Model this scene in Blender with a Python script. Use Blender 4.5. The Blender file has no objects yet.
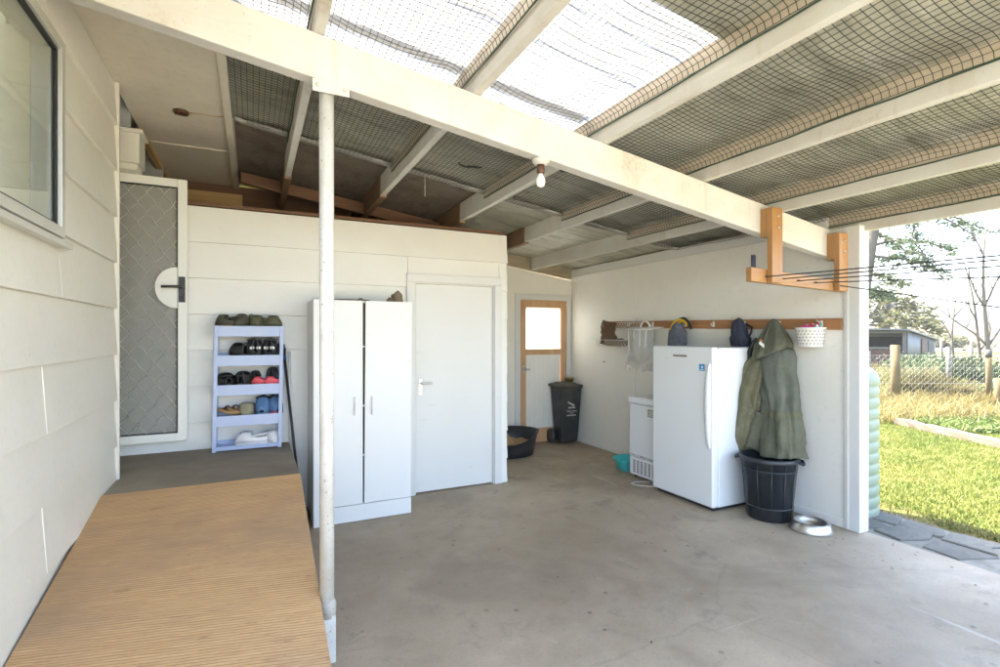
import bpy, bmesh, math, random
import numpy as np
from mathutils import Vector, Matrix, noise

random.seed(7)
rng = np.random.default_rng(11)
S = bpy.context.scene
COL = S.collection
R = math.radians
PI = math.pi

# ------------------------------------------------------------------ camera
PSI = math.atan(247 / 508)
cam_d = bpy.data.cameras.new("Camera")
cam = bpy.data.objects.new("Camera", cam_d)
COL.objects.link(cam)
cam.location = (0, 0, 1.5)
cam.rotation_euler = (R(90), 0, -PSI)
cam_d.sensor_width = 36
cam_d.lens = 36 * 508 / 1000
cam_d.shift_y = 0.0015
cam_d.clip_start = 0.05
cam_d.clip_end = 3000
S.camera = cam

# ------------------------------------------------------------------ light
SUN = Vector((-0.24, 0.64, 1.0)).normalized()          # towards the sun
EL = math.asin(SUN.z)
AZ = math.atan2(SUN.x, SUN.y)
W = bpy.data.worlds.new("World")
S.world = W
W.use_nodes = True
nt = W.node_tree
bg = nt.nodes["Background"]
sky = nt.nodes.new("ShaderNodeTexSky")
sky.sky_type = 'NISHITA'
sky.sun_disc = False
sky.sun_elevation = EL
sky.sun_rotation = AZ
sky.air_density = 1.0
sky.dust_density = 3.0
sky.ozone_density = 1.0
nt.links.new(sky.outputs[0], bg.inputs[0])
bg.inputs[1].default_value = 0.14
sl = bpy.data.lights.new("Sun", 'SUN')
sl.energy = 3.8
sl.angle = R(0.53)
sl.color = (1.0, 0.92, 0.78)
so = bpy.data.objects.new("Sun", sl)
so.rotation_euler = SUN.to_track_quat('Z', 'Y').to_euler()
so.location = (0, 0, 20)
COL.objects.link(so)
S.view_settings.view_transform = 'Standard'
S.view_settings.look = 'None'
S.view_settings.gamma = 1.0
S.view_settings.use_curve_mapping = False
S.view_settings.exposure = 3.42
S.cycles.max_bounces = 14
S.cycles.diffuse_bounces = 7
S.cycles.transparent_max_bounces = 24
S.cycles.caustics_reflective = False
S.cycles.caustics_refractive = False
S.cycles.sample_clamp_indirect = 6.0

# ------------------------------------------------------------------ materials
def srgb(r, g, b):
    f = lambda c: (c / 255 / 12.92) if c / 255 <= 0.04045 else ((c / 255 + 0.055) / 1.055) ** 2.4
    return (f(r), f(g), f(b))


class NT:
    """small node-tree helper"""
    def __init__(self, name):
        self.m = bpy.data.materials.new(name)
        self.m.use_nodes = True
        self.t = self.m.node_tree
        self.p = self.t.nodes["Principled BSDF"]
        self.o = self.t.nodes["Material Output"]
        self._co = None

    def n(self, kind, **kw):
        nd = self.t.nodes.new(kind)
        for k, v in kw.items():
            setattr(nd, k, v)
        return nd

    def l(self, a, b):
        self.t.links.new(a, b)

    def co(self, scale=(1, 1, 1), rot=(0, 0, 0)):
        if self._co is None:
            self._co = self.n("ShaderNodeTexCoord")
        mp = self.n("ShaderNodeMapping")
        mp.inputs["Scale"].default_value = scale
        mp.inputs["Rotation"].default_value = rot
        self.l(self._co.outputs["Object"], mp.inputs[0])
        return mp.outputs[0]

    def noise(self, scale, detail=6, rough=0.6, stretch=(1, 1, 1), dist=0.0):
        nd = self.n("ShaderNodeTexNoise")
        nd.inputs["Scale"].default_value = scale
        nd.inputs["Detail"].default_value = detail
        nd.inputs["Roughness"].default_value = rough
        nd.inputs["Distortion"].default_value = dist
        self.l(self.co(stretch), nd.inputs["Vector"])
        return nd.outputs["Fac"]

    def ramp(self, fac, stops):
        r = self.n("ShaderNodeValToRGB")
        el = r.color_ramp.elements
        while len(el) < len(stops):
            el.new(0.5)
        for e, (p, c) in zip(el, stops):
            e.position = p
            e.color = (*c, 1) if isinstance(c, tuple) else (c, c, c, 1)
        self.l(fac, r.inputs[0])
        return r.outputs[0]

    def mix(self, fac, a, b, mode='MIX'):
        x = self.n("ShaderNodeMix", data_type='RGBA', blend_type=mode)
        for sock, v in ((x.inputs["Factor"], fac), (x.inputs["A"], a), (x.inputs["B"], b)):
            if isinstance(v, (int, float)):
                sock.default_value = v
            elif isinstance(v, tuple):
                sock.default_value = (*v, 1)
            else:
                self.l(v, sock)
        return x.outputs["Result"]

    def math(self, op, a, b=0.0, clamp=False):
        x = self.n("ShaderNodeMath", operation=op, use_clamp=clamp)
        for sock, v in ((x.inputs[0], a), (x.inputs[1], b)):
            if isinstance(v, (int, float)):
                sock.default_value = v
            else:
                self.l(v, sock)
        return x.outputs[0]

    def xyz(self):
        s = self.n("ShaderNodeSeparateXYZ")
        self.l(self.co(), s.inputs[0])
        return s.outputs

    def bump(self, h, strength=0.3, dist=0.01, prev=None):
        b = self.n("ShaderNodeBump")
        b.inputs["Strength"].default_value = strength
        b.inputs["Distance"].default_value = dist
        self.l(h, b.inputs["Height"])
        if prev is not None:
            self.l(prev, b.inputs["Normal"])
        self.l(b.outputs[0], self.p.inputs["Normal"])
        return b.outputs[0]

    def base(self, c):
        if isinstance(c, tuple):
            self.p.inputs["Base Color"].default_value = (*c, 1)
        else:
            self.l(c, self.p.inputs["Base Color"])

    def rough(self, v):
        if isinstance(v, (int, float)):
            self.p.inputs["Roughness"].default_value = v
        else:
            self.l(v, self.p.inputs["Roughness"])


def paint(name, c, rough=0.5, dirt=0.12, dirtc=(0.25, 0.2, 0.13), bump=0.08, scale=3.0, metal=0.0, spots=0.0, rv=0.1, scuff=0.0):
    """painted or plastic surface with mottled grime of its own"""
    k = NT(name)
    n1 = k.noise(scale, 8, 0.65)
    f1 = k.ramp(n1, [(0.45, 0.0), (0.8, 1.0)])
    col = k.mix(k.math('MULTIPLY', f1, dirt), c, dirtc)
    n2 = k.noise(scale * 14, 4, 0.6)
    col = k.mix(k.math('MULTIPLY', k.ramp(n2, [(0.55, 0.0), (0.75, 1.0)]), dirt * 0.6), col, dirtc)
    if spots:
        n3 = k.noise(scale * 9, 3, 0.5)
        col = k.mix(k.math('MULTIPLY', k.ramp(n3, [(0.66, 0.0), (0.7, 1.0)]), spots), col, dirtc)
    if scuff:
        n4 = k.noise(2.2, 6, 0.7, (1.6, 1.6, 7), 0.5)
        n5 = k.noise(0.9, 2, 0.5)
        col = k.mix(k.math('MULTIPLY', k.math('MULTIPLY', k.ramp(n4, [(0.63, 0.0), (0.67, 1.0)]), k.ramp(n5, [(0.45, 0.0), (0.6, 1.0)])), scuff), col, dirtc)
    k.base(col)
    k.rough(k.ramp(n2, [(0.2, max(0.02, rough - rv)), (0.8, min(1, rough + rv))]))
    k.p.inputs["Metallic"].default_value = metal
    if bump:
        k.bump(k.noise(scale * 30, 3, 0.6), bump, 0.003)
    return k.m


def wood(name, c1, c2, axis='X', rough=0.6, grain=30, bump=0.15):
    k = NT(name)
    st = {'X': (0.06, 1, 1), 'Y': (1, 0.06, 1), 'Z': (1, 1, 0.06)}[axis]
    n1 = k.noise(grain, 6, 0.65, st, 0.4)
    n2 = k.noise(3, 3, 0.5)
    col = k.mix(k.ramp(n1, [(0.3, 0.0), (0.7, 1.0)]), c1, c2)
    col = k.mix(k.math('MULTIPLY', k.ramp(n2, [(0.5, 0.0), (0.75, 1.0)]), 0.35), col, tuple(x * 0.55 for x in c1))
    k.base(col)
    k.rough(rough)
    k.bump(n1, bump, 0.004)
    return k.m


M = {}
M['cream'] = paint('cream weatherboard paint', (0.73, 0.705, 0.64), 0.45, 0.12, (0.30, 0.26, 0.18), 0.05, 2.5)
M['white_board'] = paint('white weatherboard paint', (0.77, 0.765, 0.735), 0.45, 0.09, (0.35, 0.3, 0.22), 0.05, 2.5)
M['door_white'] = paint('white door paint', (0.68, 0.68, 0.668), 0.38, 0.08, (0.4, 0.36, 0.3), 0.03, 3, scuff=0.3)
M['soffit'] = paint('soffit paint', (0.68, 0.63, 0.53), 0.6, 0.3, (0.30, 0.24, 0.15), 0.1, 1.6)
M['wall_white'] = paint('flat sheet wall paint', (0.82, 0.80, 0.745), 0.55, 0.14, (0.42, 0.37, 0.29), 0.06, 1.7, spots=0.12)
M['beam_white'] = paint('weathered white timber paint', (0.60, 0.585, 0.55), 0.6, 0.36, (0.33, 0.25, 0.15), 0.18, 4, spots=0.4)
def m_beam():
    k = NT('rain stained white timber paint')
    a = k.noise(3.5, 8, 0.65)
    d = k.noise(7, 6, 0.7, (1, 1, 0.12), 0.3)
    sp = k.noise(2.3, 3, 0.5)
    f = k.noise(46, 5, 0.65)
    c = k.mix(k.math('MULTIPLY', k.ramp(a, [(0.42, 0.0), (0.75, 1.0)]), 0.35), (0.61, 0.60, 0.565), (0.42, 0.36, 0.27))
    c = k.mix(k.math('MULTIPLY', k.ramp(d, [(0.56, 0.0), (0.7, 1.0)]), 0.35), c, (0.40, 0.29, 0.17))
    c = k.mix(k.math('MULTIPLY', k.math('MULTIPLY', k.ramp(sp, [(0.58, 0.0), (0.66, 1.0)]), k.ramp(f, [(0.4, 0.0), (0.6, 1.0)])), 0.35), c, (0.42, 0.28, 0.15))
    c = k.mix(k.math('MULTIPLY', k.ramp(f, [(0.62, 0.0), (0.70, 1.0)]), 0.35), c, (0.25, 0.19, 0.12))
    k.base(c)
    k.rough(0.62)
    k.bump(k.noise(60, 4, 0.6, (0.15, 0.15, 1)), 0.25, 0.004)
    return k.m


M['beam_white'] = m_beam()
M['post_white'] = paint('chalky white pipe paint', (0.66, 0.645, 0.605), 0.5, 0.4, (0.28, 0.21, 0.13), 0.1, 7, spots=0.75)
M['tan_timber'] = wood('bare tan timber', (0.50, 0.425, 0.33), (0.64, 0.56, 0.46), 'Y')
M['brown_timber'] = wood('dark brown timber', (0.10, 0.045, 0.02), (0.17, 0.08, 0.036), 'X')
M['brown_timber_y'] = wood('brown stained rafter end', (0.20, 0.12, 0.065), (0.30, 0.19, 0.11), 'Y')
M['ochre_timber'] = wood('ochre framing timber', (0.42, 0.26, 0.10), (0.55, 0.37, 0.17), 'X')
M['bracket_wood'] = wood('orange varnished pine', (0.32, 0.155, 0.055), (0.42, 0.225, 0.085), 'Z', 0.45)
M['bracket_wood_x'] = wood('orange varnished pine rail', (0.32, 0.155, 0.055), (0.42, 0.225, 0.085), 'X', 0.45)
M['rail_wood'] = wood('red brown rail timber', (0.32, 0.14, 0.055), (0.47, 0.235, 0.10), 'Y', 0.5)
M['door_wood'] = wood('weathered orange door timber', (0.50, 0.28, 0.13), (0.66, 0.42, 0.24), 'Z', 0.65, 18)
M['alu_white'] = paint('white powder coated aluminium', (0.80, 0.80, 0.77), 0.35, 0.05, (0.4, 0.36, 0.3), 0.0)
M['alu_grey'] = paint('silver aluminium', (0.62, 0.61, 0.57), 0.35, 0.1, (0.3, 0.28, 0.24), 0.02, 5, metal=0.35)
M['rubber'] = paint('black rubber', (0.02, 0.02, 0.02), 0.6, 0.1, (0.1, 0.09, 0.08))
M['black'] = paint('black plastic', (0.025, 0.025, 0.027), 0.45, 0.3, (0.10, 0.09, 0.08), 0.05, 6)
M['bucket'] = paint('blue black plastic', (0.018, 0.022, 0.028), 0.33, 0.4, (0.08, 0.085, 0.085), 0.05, 8)
M['bin'] = paint('charcoal bin plastic', (0.032, 0.032, 0.032), 0.5, 0.6, (0.12, 0.11, 0.095), 0.1, 5)
M['bin_lid'] = paint('dusty bin lid plastic', (0.075, 0.068, 0.058), 0.6, 0.7, (0.22, 0.19, 0.15), 0.1, 5)
M['fridge'] = paint('white enamel', (0.80, 0.82, 0.83), 0.35, 0.02, (0.45, 0.43, 0.4), 0, 1.2, rv=0.02, scuff=0.3)
M['fridge_handle'] = paint('white plastic handle', (0.84, 0.845, 0.87), 0.3, 0.02)
M['cabinet'] = paint('white melamine', (0.72, 0.725, 0.725), 0.33, 0.06, (0.5, 0.46, 0.4), 0.0, 3, scuff=0.25)
M['cab_side'] = paint('grey white melamine edge', (0.76, 0.76, 0.745), 0.4, 0.1)
M['dark_gap'] = paint('dark cabinet inside', (0.10, 0.085, 0.07), 0.8, 0.2)
M['rack'] = paint('lavender blue plastic', (0.42, 0.49, 0.70), 0.42, 0.28, (0.60, 0.64, 0.78), 0.03, 6)
M['teal'] = paint('turquoise plastic', (0.07, 0.55, 0.56), 0.35, 0.05)
M['steel'] = paint('brushed steel', (0.66, 0.65, 0.63), 0.36, 0.2, (0.4, 0.37, 0.32), 0.0, 9, metal=1.0)
M['brass'] = paint('dull brass', (0.50, 0.37, 0.13), 0.38, 0.25, (0.25, 0.18, 0.08), 0.02, 9, metal=0.85)
M['tan_cloth'] = paint('tan blanket', (0.42, 0.27, 0.14), 0.95, 0.4, (0.22, 0.13, 0.07), 0.5, 7)
M['brown_cloth'] = paint('brown cloth', (0.15, 0.085, 0.05), 0.95, 0.5, (0.06, 0.035, 0.02), 0.5, 12)
M['coat'] = paint('olive oilskin cloth', (0.082, 0.088, 0.052), 0.62, 0.45, (0.20, 0.19, 0.13), 0.35, 5)
M['coat_mud'] = paint('muddy olive oilskin', (0.105, 0.10, 0.052), 0.7, 0.8, (0.22, 0.20, 0.14), 0.4, 7)
M['coat_blue'] = paint('faded grey green oilskin', (0.088, 0.102, 0.08), 0.6, 0.35, (0.20, 0.20, 0.15), 0.3, 6)
def m_cloth(name, c1, c2, c3):
    k = NT(name)
    a = k.noise(4, 8, 0.65)
    f = k.noise(22, 6, 0.7)
    w = k.noise(9, 4, 0.5, (1, 1, 0.45), 0.8)
    c = k.mix(k.ramp(a, [(0.38, 0.0), (0.62, 1.0)]), c1, c2)
    c = k.mix(k.math('MULTIPLY', k.ramp(f, [(0.55, 0.0), (0.72, 1.0)]), 0.7), c, c3)
    k.base(c)
    k.rough(0.7)
    k.p.inputs["Specular IOR Level"].default_value = 0.3
    n0 = k.bump(k.noise(260, 2, 0.5), 0.15, 0.002)
    k.bump(w, 0.75, 0.035, n0)
    return k.m


M['coat'] = m_cloth('olive oilskin', (0.105, 0.108, 0.070), (0.14, 0.142, 0.098), (0.17, 0.165, 0.12))
M['coat_mud'] = m_cloth('muddy olive oilskin', (0.115, 0.11, 0.062), (0.165, 0.155, 0.095), (0.29, 0.265, 0.19))
M['coat_blue'] = m_cloth('faded grey green oilskin', (0.108, 0.118, 0.092), (0.138, 0.148, 0.118), (0.165, 0.168, 0.135))
M['lining'] = paint('black lining', (0.012, 0.012, 0.013), 0.7, 0.2)
M['wire_white'] = paint('white coated wire', (0.78, 0.77, 0.73), 0.4, 0.1)
M['wire_tan'] = paint('aged cream wire', (0.74, 0.67, 0.55), 0.5, 0.3)
M['blue_bag'] = paint('navy fabric', (0.028, 0.034, 0.062), 0.8, 0.5, (0.07, 0.075, 0.10), 0.5, 16)
M['grey_bag'] = paint('grey blue mesh fabric', (0.11, 0.12, 0.16), 0.85, 0.7, (0.32, 0.33, 0.36), 0.5, 14)
M['yellow'] = paint('yellow hose', (0.72, 0.46, 0.02), 0.4, 0.1)
M['line_cord'] = paint('dark line cord', (0.05, 0.05, 0.055), 0.6, 0.1)
M['net'] = paint('dark green netting cord', (0.022, 0.03, 0.026), 0.6, 0.2, (0.07, 0.06, 0.04), 0, 3)
M['rope'] = paint('green netting edge rope', (0.03, 0.075, 0.055), 0.7, 0.2)
M['strip'] = paint('pale grey hem tape', (0.42, 0.41, 0.38), 0.8, 0.5, (0.25, 0.21, 0.16), 0.2, 4)
M['tank'] = paint('pale green tank plastic', (0.24, 0.295, 0.235), 0.45, 0.1, (0.2, 0.25, 0.18), 0.02, 3)
M['concrete_base'] = paint('dirty concrete collar', (0.42, 0.39, 0.34), 0.8, 0.6, (0.14, 0.12, 0.1), 0.3, 8)
M['bulb'] = paint('frosted bulb glass', (0.85, 0.84, 0.80), 0.2, 0.0, bump=0)
M['brown_plastic'] = paint('brown bakelite', (0.10, 0.04, 0.02), 0.35, 0.1)
M['blue_sticker'] = paint('blue sticker', (0.02, 0.28, 0.60), 0.4, 0.0, bump=0)
M['grey_badge'] = paint('grey badge', (0.33, 0.33, 0.30), 0.4, 0.1, bump=0)
M['ink'] = paint('dark ink', (0.09, 0.09, 0.09), 0.6, 0.0, bump=0)
M['white_ink'] = paint('worn white print', (0.6, 0.6, 0.58), 0.6, 0.4, (0.08, 0.08, 0.08), 0, 30)
M['blue_grip'] = paint('blue grip', (0.02, 0.13, 0.32), 0.4, 0.1)
M['pink'] = paint('coral red foam', (0.72, 0.10, 0.13), 0.6, 0.1)
M['olive_shoe'] = paint('dark olive foam', (0.055, 0.052, 0.038), 0.65, 0.4, (0.10, 0.09, 0.06), 0.1, 12)
M['green_shoe'] = paint('moss green foam', (0.085, 0.085, 0.045), 0.65, 0.4, (0.14, 0.13, 0.08), 0.1, 12)
M['black_shoe'] = paint('black foam', (0.022, 0.022, 0.021), 0.6, 0.4, (0.07, 0.065, 0.055), 0.1, 12)
M['grey_shoe'] = paint('charcoal mesh', (0.045, 0.045, 0.048), 0.75, 0.4, (0.1, 0.1, 0.1), 0.3, 20)
M['khaki_shoe'] = paint('khaki canvas', (0.27, 0.25, 0.17), 0.8, 0.3, (0.15, 0.13, 0.08), 0.2, 15)
M['denim_shoe'] = paint('denim blue canvas', (0.10, 0.20, 0.38), 0.75, 0.3, (0.06, 0.09, 0.16), 0.2, 15)
M['white_shoe'] = paint('white foam', (0.76, 0.75, 0.76), 0.55, 0.25, (0.45, 0.42, 0.4), 0.1, 10)
M['tan_sole'] = paint('tan sole', (0.40, 0.23, 0.10), 0.7, 0.3)
M['reflect'] = paint('silver reflective band', (0.70, 0.71, 0.68), 0.4, 0.1)
M['stone'] = paint('weathered stone', (0.22, 0.17, 0.12), 0.9, 0.6, (0.10, 0.08, 0.05), 0.5, 14)
M['white_cloth'] = paint('white cloth', (0.75, 0.74, 0.72), 0.9, 0.3, (0.3, 0.3, 0.33), 0.3, 9)
M['red_cloth'] = paint('red cloth', (0.55, 0.07, 0.04), 0.9, 0.2)
M['curtain'] = paint('cream lining', (0.60, 0.56, 0.47), 0.8, 0.2)
M['curtain_grey'] = paint('olive grey curtain', (0.36, 0.34, 0.27), 0.9, 0.2)
M['end_lining'] = wood('pale dusty end lining', (0.30, 0.25, 0.17), (0.40, 0.345, 0.25), 'X')
M['room_grey'] = paint('room wall paint', (0.55, 0.52, 0.44), 0.8, 0.1)
M['magenta'] = paint('pink plastic', (0.75, 0.05, 0.28), 0.4, 0.0)
M['print_white'] = paint('white print', (0.8, 0.8, 0.78), 0.5, 0.0, bump=0)
M['orange'] = paint('orange print', (0.75, 0.22, 0.03), 0.6, 0.0, bump=0)
M['recess'] = paint('blue grey recess paint', (0.36, 0.37, 0.36), 0.7, 0.2)


def m_concrete():
    k = NT('worn concrete floor')
    big = k.noise(0.55, 6, 0.6)
    mid = k.noise(2.6, 10, 0.7, dist=0.3)
    fine = k.noise(60, 6, 0.7)
    c = k.mix(k.ramp(big, [(0.38, 0.0), (0.62, 1.0)]), (0.27, 0.20, 0.13), (0.51, 0.41, 0.29))
    c = k.mix(k.math('MULTIPLY', k.ramp(mid, [(0.36, 0.0), (0.6, 1.0)]), 0.6), c, (0.41, 0.33, 0.235))
    c = k.mix(k.math('MULTIPLY', k.ramp(mid, [(0.58, 0.0), (0.72, 1.0)]), 0.65), c, (0.19, 0.155, 0.12))
    c = k.mix(k.math('MULTIPLY', k.ramp(fine, [(0.5, 0.0), (0.8, 1.0)]), 0.35), c, (0.14, 0.12, 0.1))
    st1 = k.noise(1.1, 4, 0.55, dist=0.8)
    c = k.mix(k.math('MULTIPLY', k.ramp(st1, [(0.54, 0.0), (0.66, 1.0)]), 0.4), c, (0.19, 0.15, 0.11))
    st2 = k.noise(5.5, 8, 0.75, dist=0.5)
    c = k.mix(k.math('MULTIPLY', k.ramp(st2, [(0.55, 0.0), (0.7, 1.0)]), 0.5), c, (0.21, 0.175, 0.135))
    c = k.mix(k.math('MULTIPLY', k.ramp(st2, [(0.28, 1.0), (0.4, 0.0)]), 0.35), c, (0.50, 0.435, 0.345))
    gr = k.noise(160, 3, 0.6)
    c = k.mix(k.math('MULTIPLY', k.ramp(gr, [(0.56, 0.0), (0.7, 1.0)]), 0.4), c, (0.17, 0.145, 0.12))
    # pale scrapes
    sc = k.noise(9, 5, 0.6, (0.12, 1.6, 1), 0.5)
    c = k.mix(k.math('MULTIPLY', k.ramp(sc, [(0.68, 0.0), (0.74, 1.0)]), 0.35), c, (0.5, 0.47, 0.42))
    # dark droplets and stones
    vo = k.n("ShaderNodeTexVoronoi")
    vo.inputs["Scale"].default_value = 7
    k.l(k.co(), vo.inputs["Vector"])
    dn = k.noise(2.0, 2)
    c = k.mix(k.math('MULTIPLY', k.ramp(vo.outputs["Distance"], [(0.07, 1.0), (0.12, 0.0)]),
                     k.ramp(dn, [(0.45, 0.0), (0.6, 0.6)])), c, (0.11, 0.085, 0.065))
    # hair cracks
    v2 = k.n("ShaderNodeTexVoronoi", feature='DISTANCE_TO_EDGE')
    v2.inputs["Scale"].default_value = 0.42
    nz = k.n("ShaderNodeTexNoise")
    nz.inputs["Scale"].default_value = 3
    nz.inputs["Detail"].default_value = 6
    k.l(k.co(), nz.inputs["Vector"])
    cc = k.mix(0.16, k.co(), nz.outputs["Color"])
    k.l(cc, v2.inputs["Vector"])
    ck = k.ramp(v2.outputs["Distance"], [(0.0, 1.0), (0.004, 0.0)])
    c = k.mix(k.math('MULTIPLY', ck, 0.16), c, (0.10, 0.085, 0.07))
    # pale chalk line running the length of the slab
    x = k.xyz()
    d = k.math('ABSOLUTE', k.math('SUBTRACT', x[0], 3.27))
    ln = k.math('MULTIPLY', k.ramp(d, [(0.009, 1.0), (0.017, 0.0)]), k.ramp(k.noise(1.3, 3), [(0.5, 0.0), (0.6, 0.45)]))
    c = k.mix(ln, c, (0.55, 0.50, 0.42))
    k.base(c)
    k.rough(k.ramp(mid, [(0.3, 0.42), (0.7, 0.75)]))
    k.p.inputs["Specular IOR Level"].default_value = 0.35
    k.bump(k.noise(45, 8, 0.7), 0.25, 0.004)
    return k.m


def m_porch():
    k = NT('brown porch concrete')
    a = k.noise(2.2, 8, 0.65)
    f = k.noise(90, 4, 0.7)
    c = k.mix(k.ramp(a, [(0.35, 0.0), (0.65, 1.0)]), (0.20, 0.16, 0.115), (0.31, 0.26, 0.19))
    c = k.mix(k.math('MULTIPLY', k.ramp(f, [(0.5, 0.0), (0.8, 1.0)]), 0.5), c, (0.07, 0.055, 0.04))
    k.base(c)
    k.rough(0.8)
    k.bump(f, 0.3, 0.004)
    return k.m


def m_ramp():
    k = NT('grooved ramp plywood')
    x = k.xyz()
    wv = k.n("ShaderNodeTexWave", wave_type='BANDS', bands_direction='Y', wave_profile='SIN')
    wv.inputs["Scale"].default_value = 23
    wv.inputs["Distortion"].default_value = 2.6
    wv.inputs["Detail"].default_value = 3
    wv.inputs["Detail Scale"].default_value = 1.4
    k.l(k.co((0.25, 1, 1)), wv.inputs["Vector"])
    gr = k.noise(55, 8, 0.8, (0.035, 1, 1), 0.4)
    big = k.noise(1.6, 7, 0.65, (0.6, 1, 1))
    c = k.mix(k.ramp(gr, [(0.3, 0.0), (0.7, 1.0)]), (0.50, 0.285, 0.125), (0.72, 0.455, 0.225))
    c = k.mix(k.math('MULTIPLY', k.ramp(wv.outputs["Fac"], [(0.0, 1.0), (0.45, 0.0)]), 0.7), c, (0.25, 0.135, 0.06))
    c = k.mix(k.math('MULTIPLY', k.ramp(big, [(0.46, 0.0), (0.68, 1.0)]), 0.8), c, (0.33, 0.215, 0.13))
    st = k.noise(7, 4, 0.5, (0.45, 1, 1))
    c = k.mix(k.math('MULTIPLY', k.ramp(st, [(0.52, 0.0), (0.75, 1.0)]), 0.28), c, (0.30, 0.17, 0.09))
    ms = k.noise(28, 3, 0.5, (0.35, 1, 1))
    c = k.mix(k.math('MULTIPLY', k.ramp(ms, [(0.66, 0.0), (0.76, 1.0)]), 0.45), c, (0.20, 0.115, 0.06))
    k.base(c)
    k.rough(0.62)
    h = k.math('ADD', k.ramp(wv.outputs["Fac"], [(0.0, 0.0), (0.3, 1.0)]), k.math('MULTIPLY', gr, 0.5))
    k.bump(h, 0.5, 0.004)
    return k.m


def m_roof(name, c1, c2, c3, metal=0.3, rough=0.55):
    k = NT(name)
    a = k.noise(1.3, 8, 0.65)
    b = k.noise(6, 8, 0.7, (1, 0.5, 1))
    c = k.mix(k.ramp(a, [(0.35, 0.0), (0.65, 1.0)]), c1, c2)
    c = k.mix(k.math('MULTIPLY', k.ramp(b, [(0.5, 0.0), (0.68, 1.0)]), 0.7), c, c3)
    k.base(c)
    k.p.inputs["Metallic"].default_value = metal
    k.rough(rough)
    k.bump(k.noise(14, 6, 0.6, (1, 0.4, 1)), 0.35, 0.012)
    return k.m


def m_skylight():
    k = NT('clear corrugated sheet')
    t = k.t
    tr = k.n("ShaderNodeBsdfTransparent")
    tl = k.n("ShaderNodeBsdfTranslucent")
    gl = k.n("ShaderNodeBsdfGlossy")
    gl.inputs["Roughness"].default_value = 0.15
    tr.inputs[0].default_value = (0.12, 0.12, 0.117, 1)
    st = k.noise(5, 6, 0.6, (0.15, 1, 1))
    col = k.mix(k.ramp(st, [(0.55, 0.0), (0.75, 1.0)]), (0.22, 0.217, 0.205), (0.13, 0.105, 0.075))
    k.l(col, tl.inputs[0])
    m1 = k.n("ShaderNodeMixShader")
    m1.inputs[0].default_value = 0.5
    k.l(tr.outputs[0], m1.inputs[1])
    k.l(tl.outputs[0], m1.inputs[2])
    m2 = k.n("ShaderNodeMixShader")
    m2.inputs[0].default_value = 0.06
    k.l(m1.outputs[0], m2.inputs[1])
    k.l(gl.outputs[0], m2.inputs[2])
    k.l(m2.outputs[0], k.o.inputs[0])
    return k.m


def m_trans(name, col, alpha, rough=0.4, translucent=False):
    """partly see-through sheet: a share of straight-through light mixed with the surface"""
    k = NT(name)
    tr = k.n("ShaderNodeBsdfTransparent")
    mx = k.n("ShaderNodeMixShader")
    mx.inputs[0].default_value = alpha
    k.base(col)
    k.rough(rough)
    k.l(tr.outputs[0], mx.inputs[1])
    if translucent:
        tl = k.n("ShaderNodeBsdfTranslucent")
        tl.inputs[0].default_value = (*col, 1)
        m2 = k.n("ShaderNodeMixShader")
        m2.inputs[0].default_value = 0.6
        k.l(k.p.outputs[0], m2.inputs[1])
        k.l(tl.outputs[0], m2.inputs[2])
        k.l(m2.outputs[0], mx.inputs[2])
    else:
        k.l(k.p.outputs[0], mx.inputs[2])
    k.l(mx.outputs[0], k.o.inputs[0])
    return k.m


def m_glass():
    k = NT('window glass')
    tr = k.n("ShaderNodeBsdfTransparent")
    tr.inputs[0].default_value = (0.93, 0.95, 0.93, 1)
    gl = k.n("ShaderNodeBsdfGlossy")
    gl.inputs["Roughness"].default_value = 0.02
    lw = k.n("ShaderNodeLayerWeight")
    lw.inputs[0].default_value = 0.5
    mx = k.n("ShaderNodeMixShader")
    k.l(k.math('ADD', k.math('MULTIPLY', k.math('POWER', lw.outputs["Facing"], 4.0), 0.45), 0.04), mx.inputs[0])
    k.l(tr.outputs[0], mx.inputs[1])
    k.l(gl.outputs[0], mx.inputs[2])
    k.l(mx.outputs[0], k.o.inputs[0])
    return k.m


def m_leaf(name, c1, c2, c3=None, rough=0.6, trans=0.35):
    """foliage / grass: colour varies per blade through a stored random value, light passes through"""
    k = NT(name)
    at = k.n("ShaderNodeAttribute")
    at.attribute_name = "rnd"
    c3 = c3 or c1
    col = k.ramp(at.outputs["Fac"], [(0.0, c1), (0.55, c2), (1.0, c3)])
    k.base(col)
    k.rough(rough)
    k.p.inputs["Specular IOR Level"].default_value = 0.25
    tl = k.n("ShaderNodeBsdfTranslucent")
    k.l(col, tl.inputs[0])
    mx = k.n("ShaderNodeMixShader")
    mx.inputs[0].default_value = trans
    k.l(k.p.outputs[0], mx.inputs[1])
    k.l(tl.outputs[0], mx.inputs[2])
    k.l(mx.outputs[0], k.o.inputs[0])
    return k.m


def m_ground(name, a, b, c, s1=0.7, s2=12, bump=0.4):
    k = NT(name)
    n1 = k.noise(s1, 8, 0.65)
    n2 = k.noise(s2, 6, 0.7)
    col = k.mix(k.ramp(n1, [(0.35, 0.0), (0.65, 1.0)]), a, b)
    col = k.mix(k.math('MULTIPLY', k.ramp(n2, [(0.45, 0.0), (0.7, 1.0)]), 0.55), col, c)
    k.base(col)
    k.rough(0.95)
    k.p.inputs["Specular IOR Level"].default_value = 0.1
    k.bump(n2, bump, 0.03)
    return k.m


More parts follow.
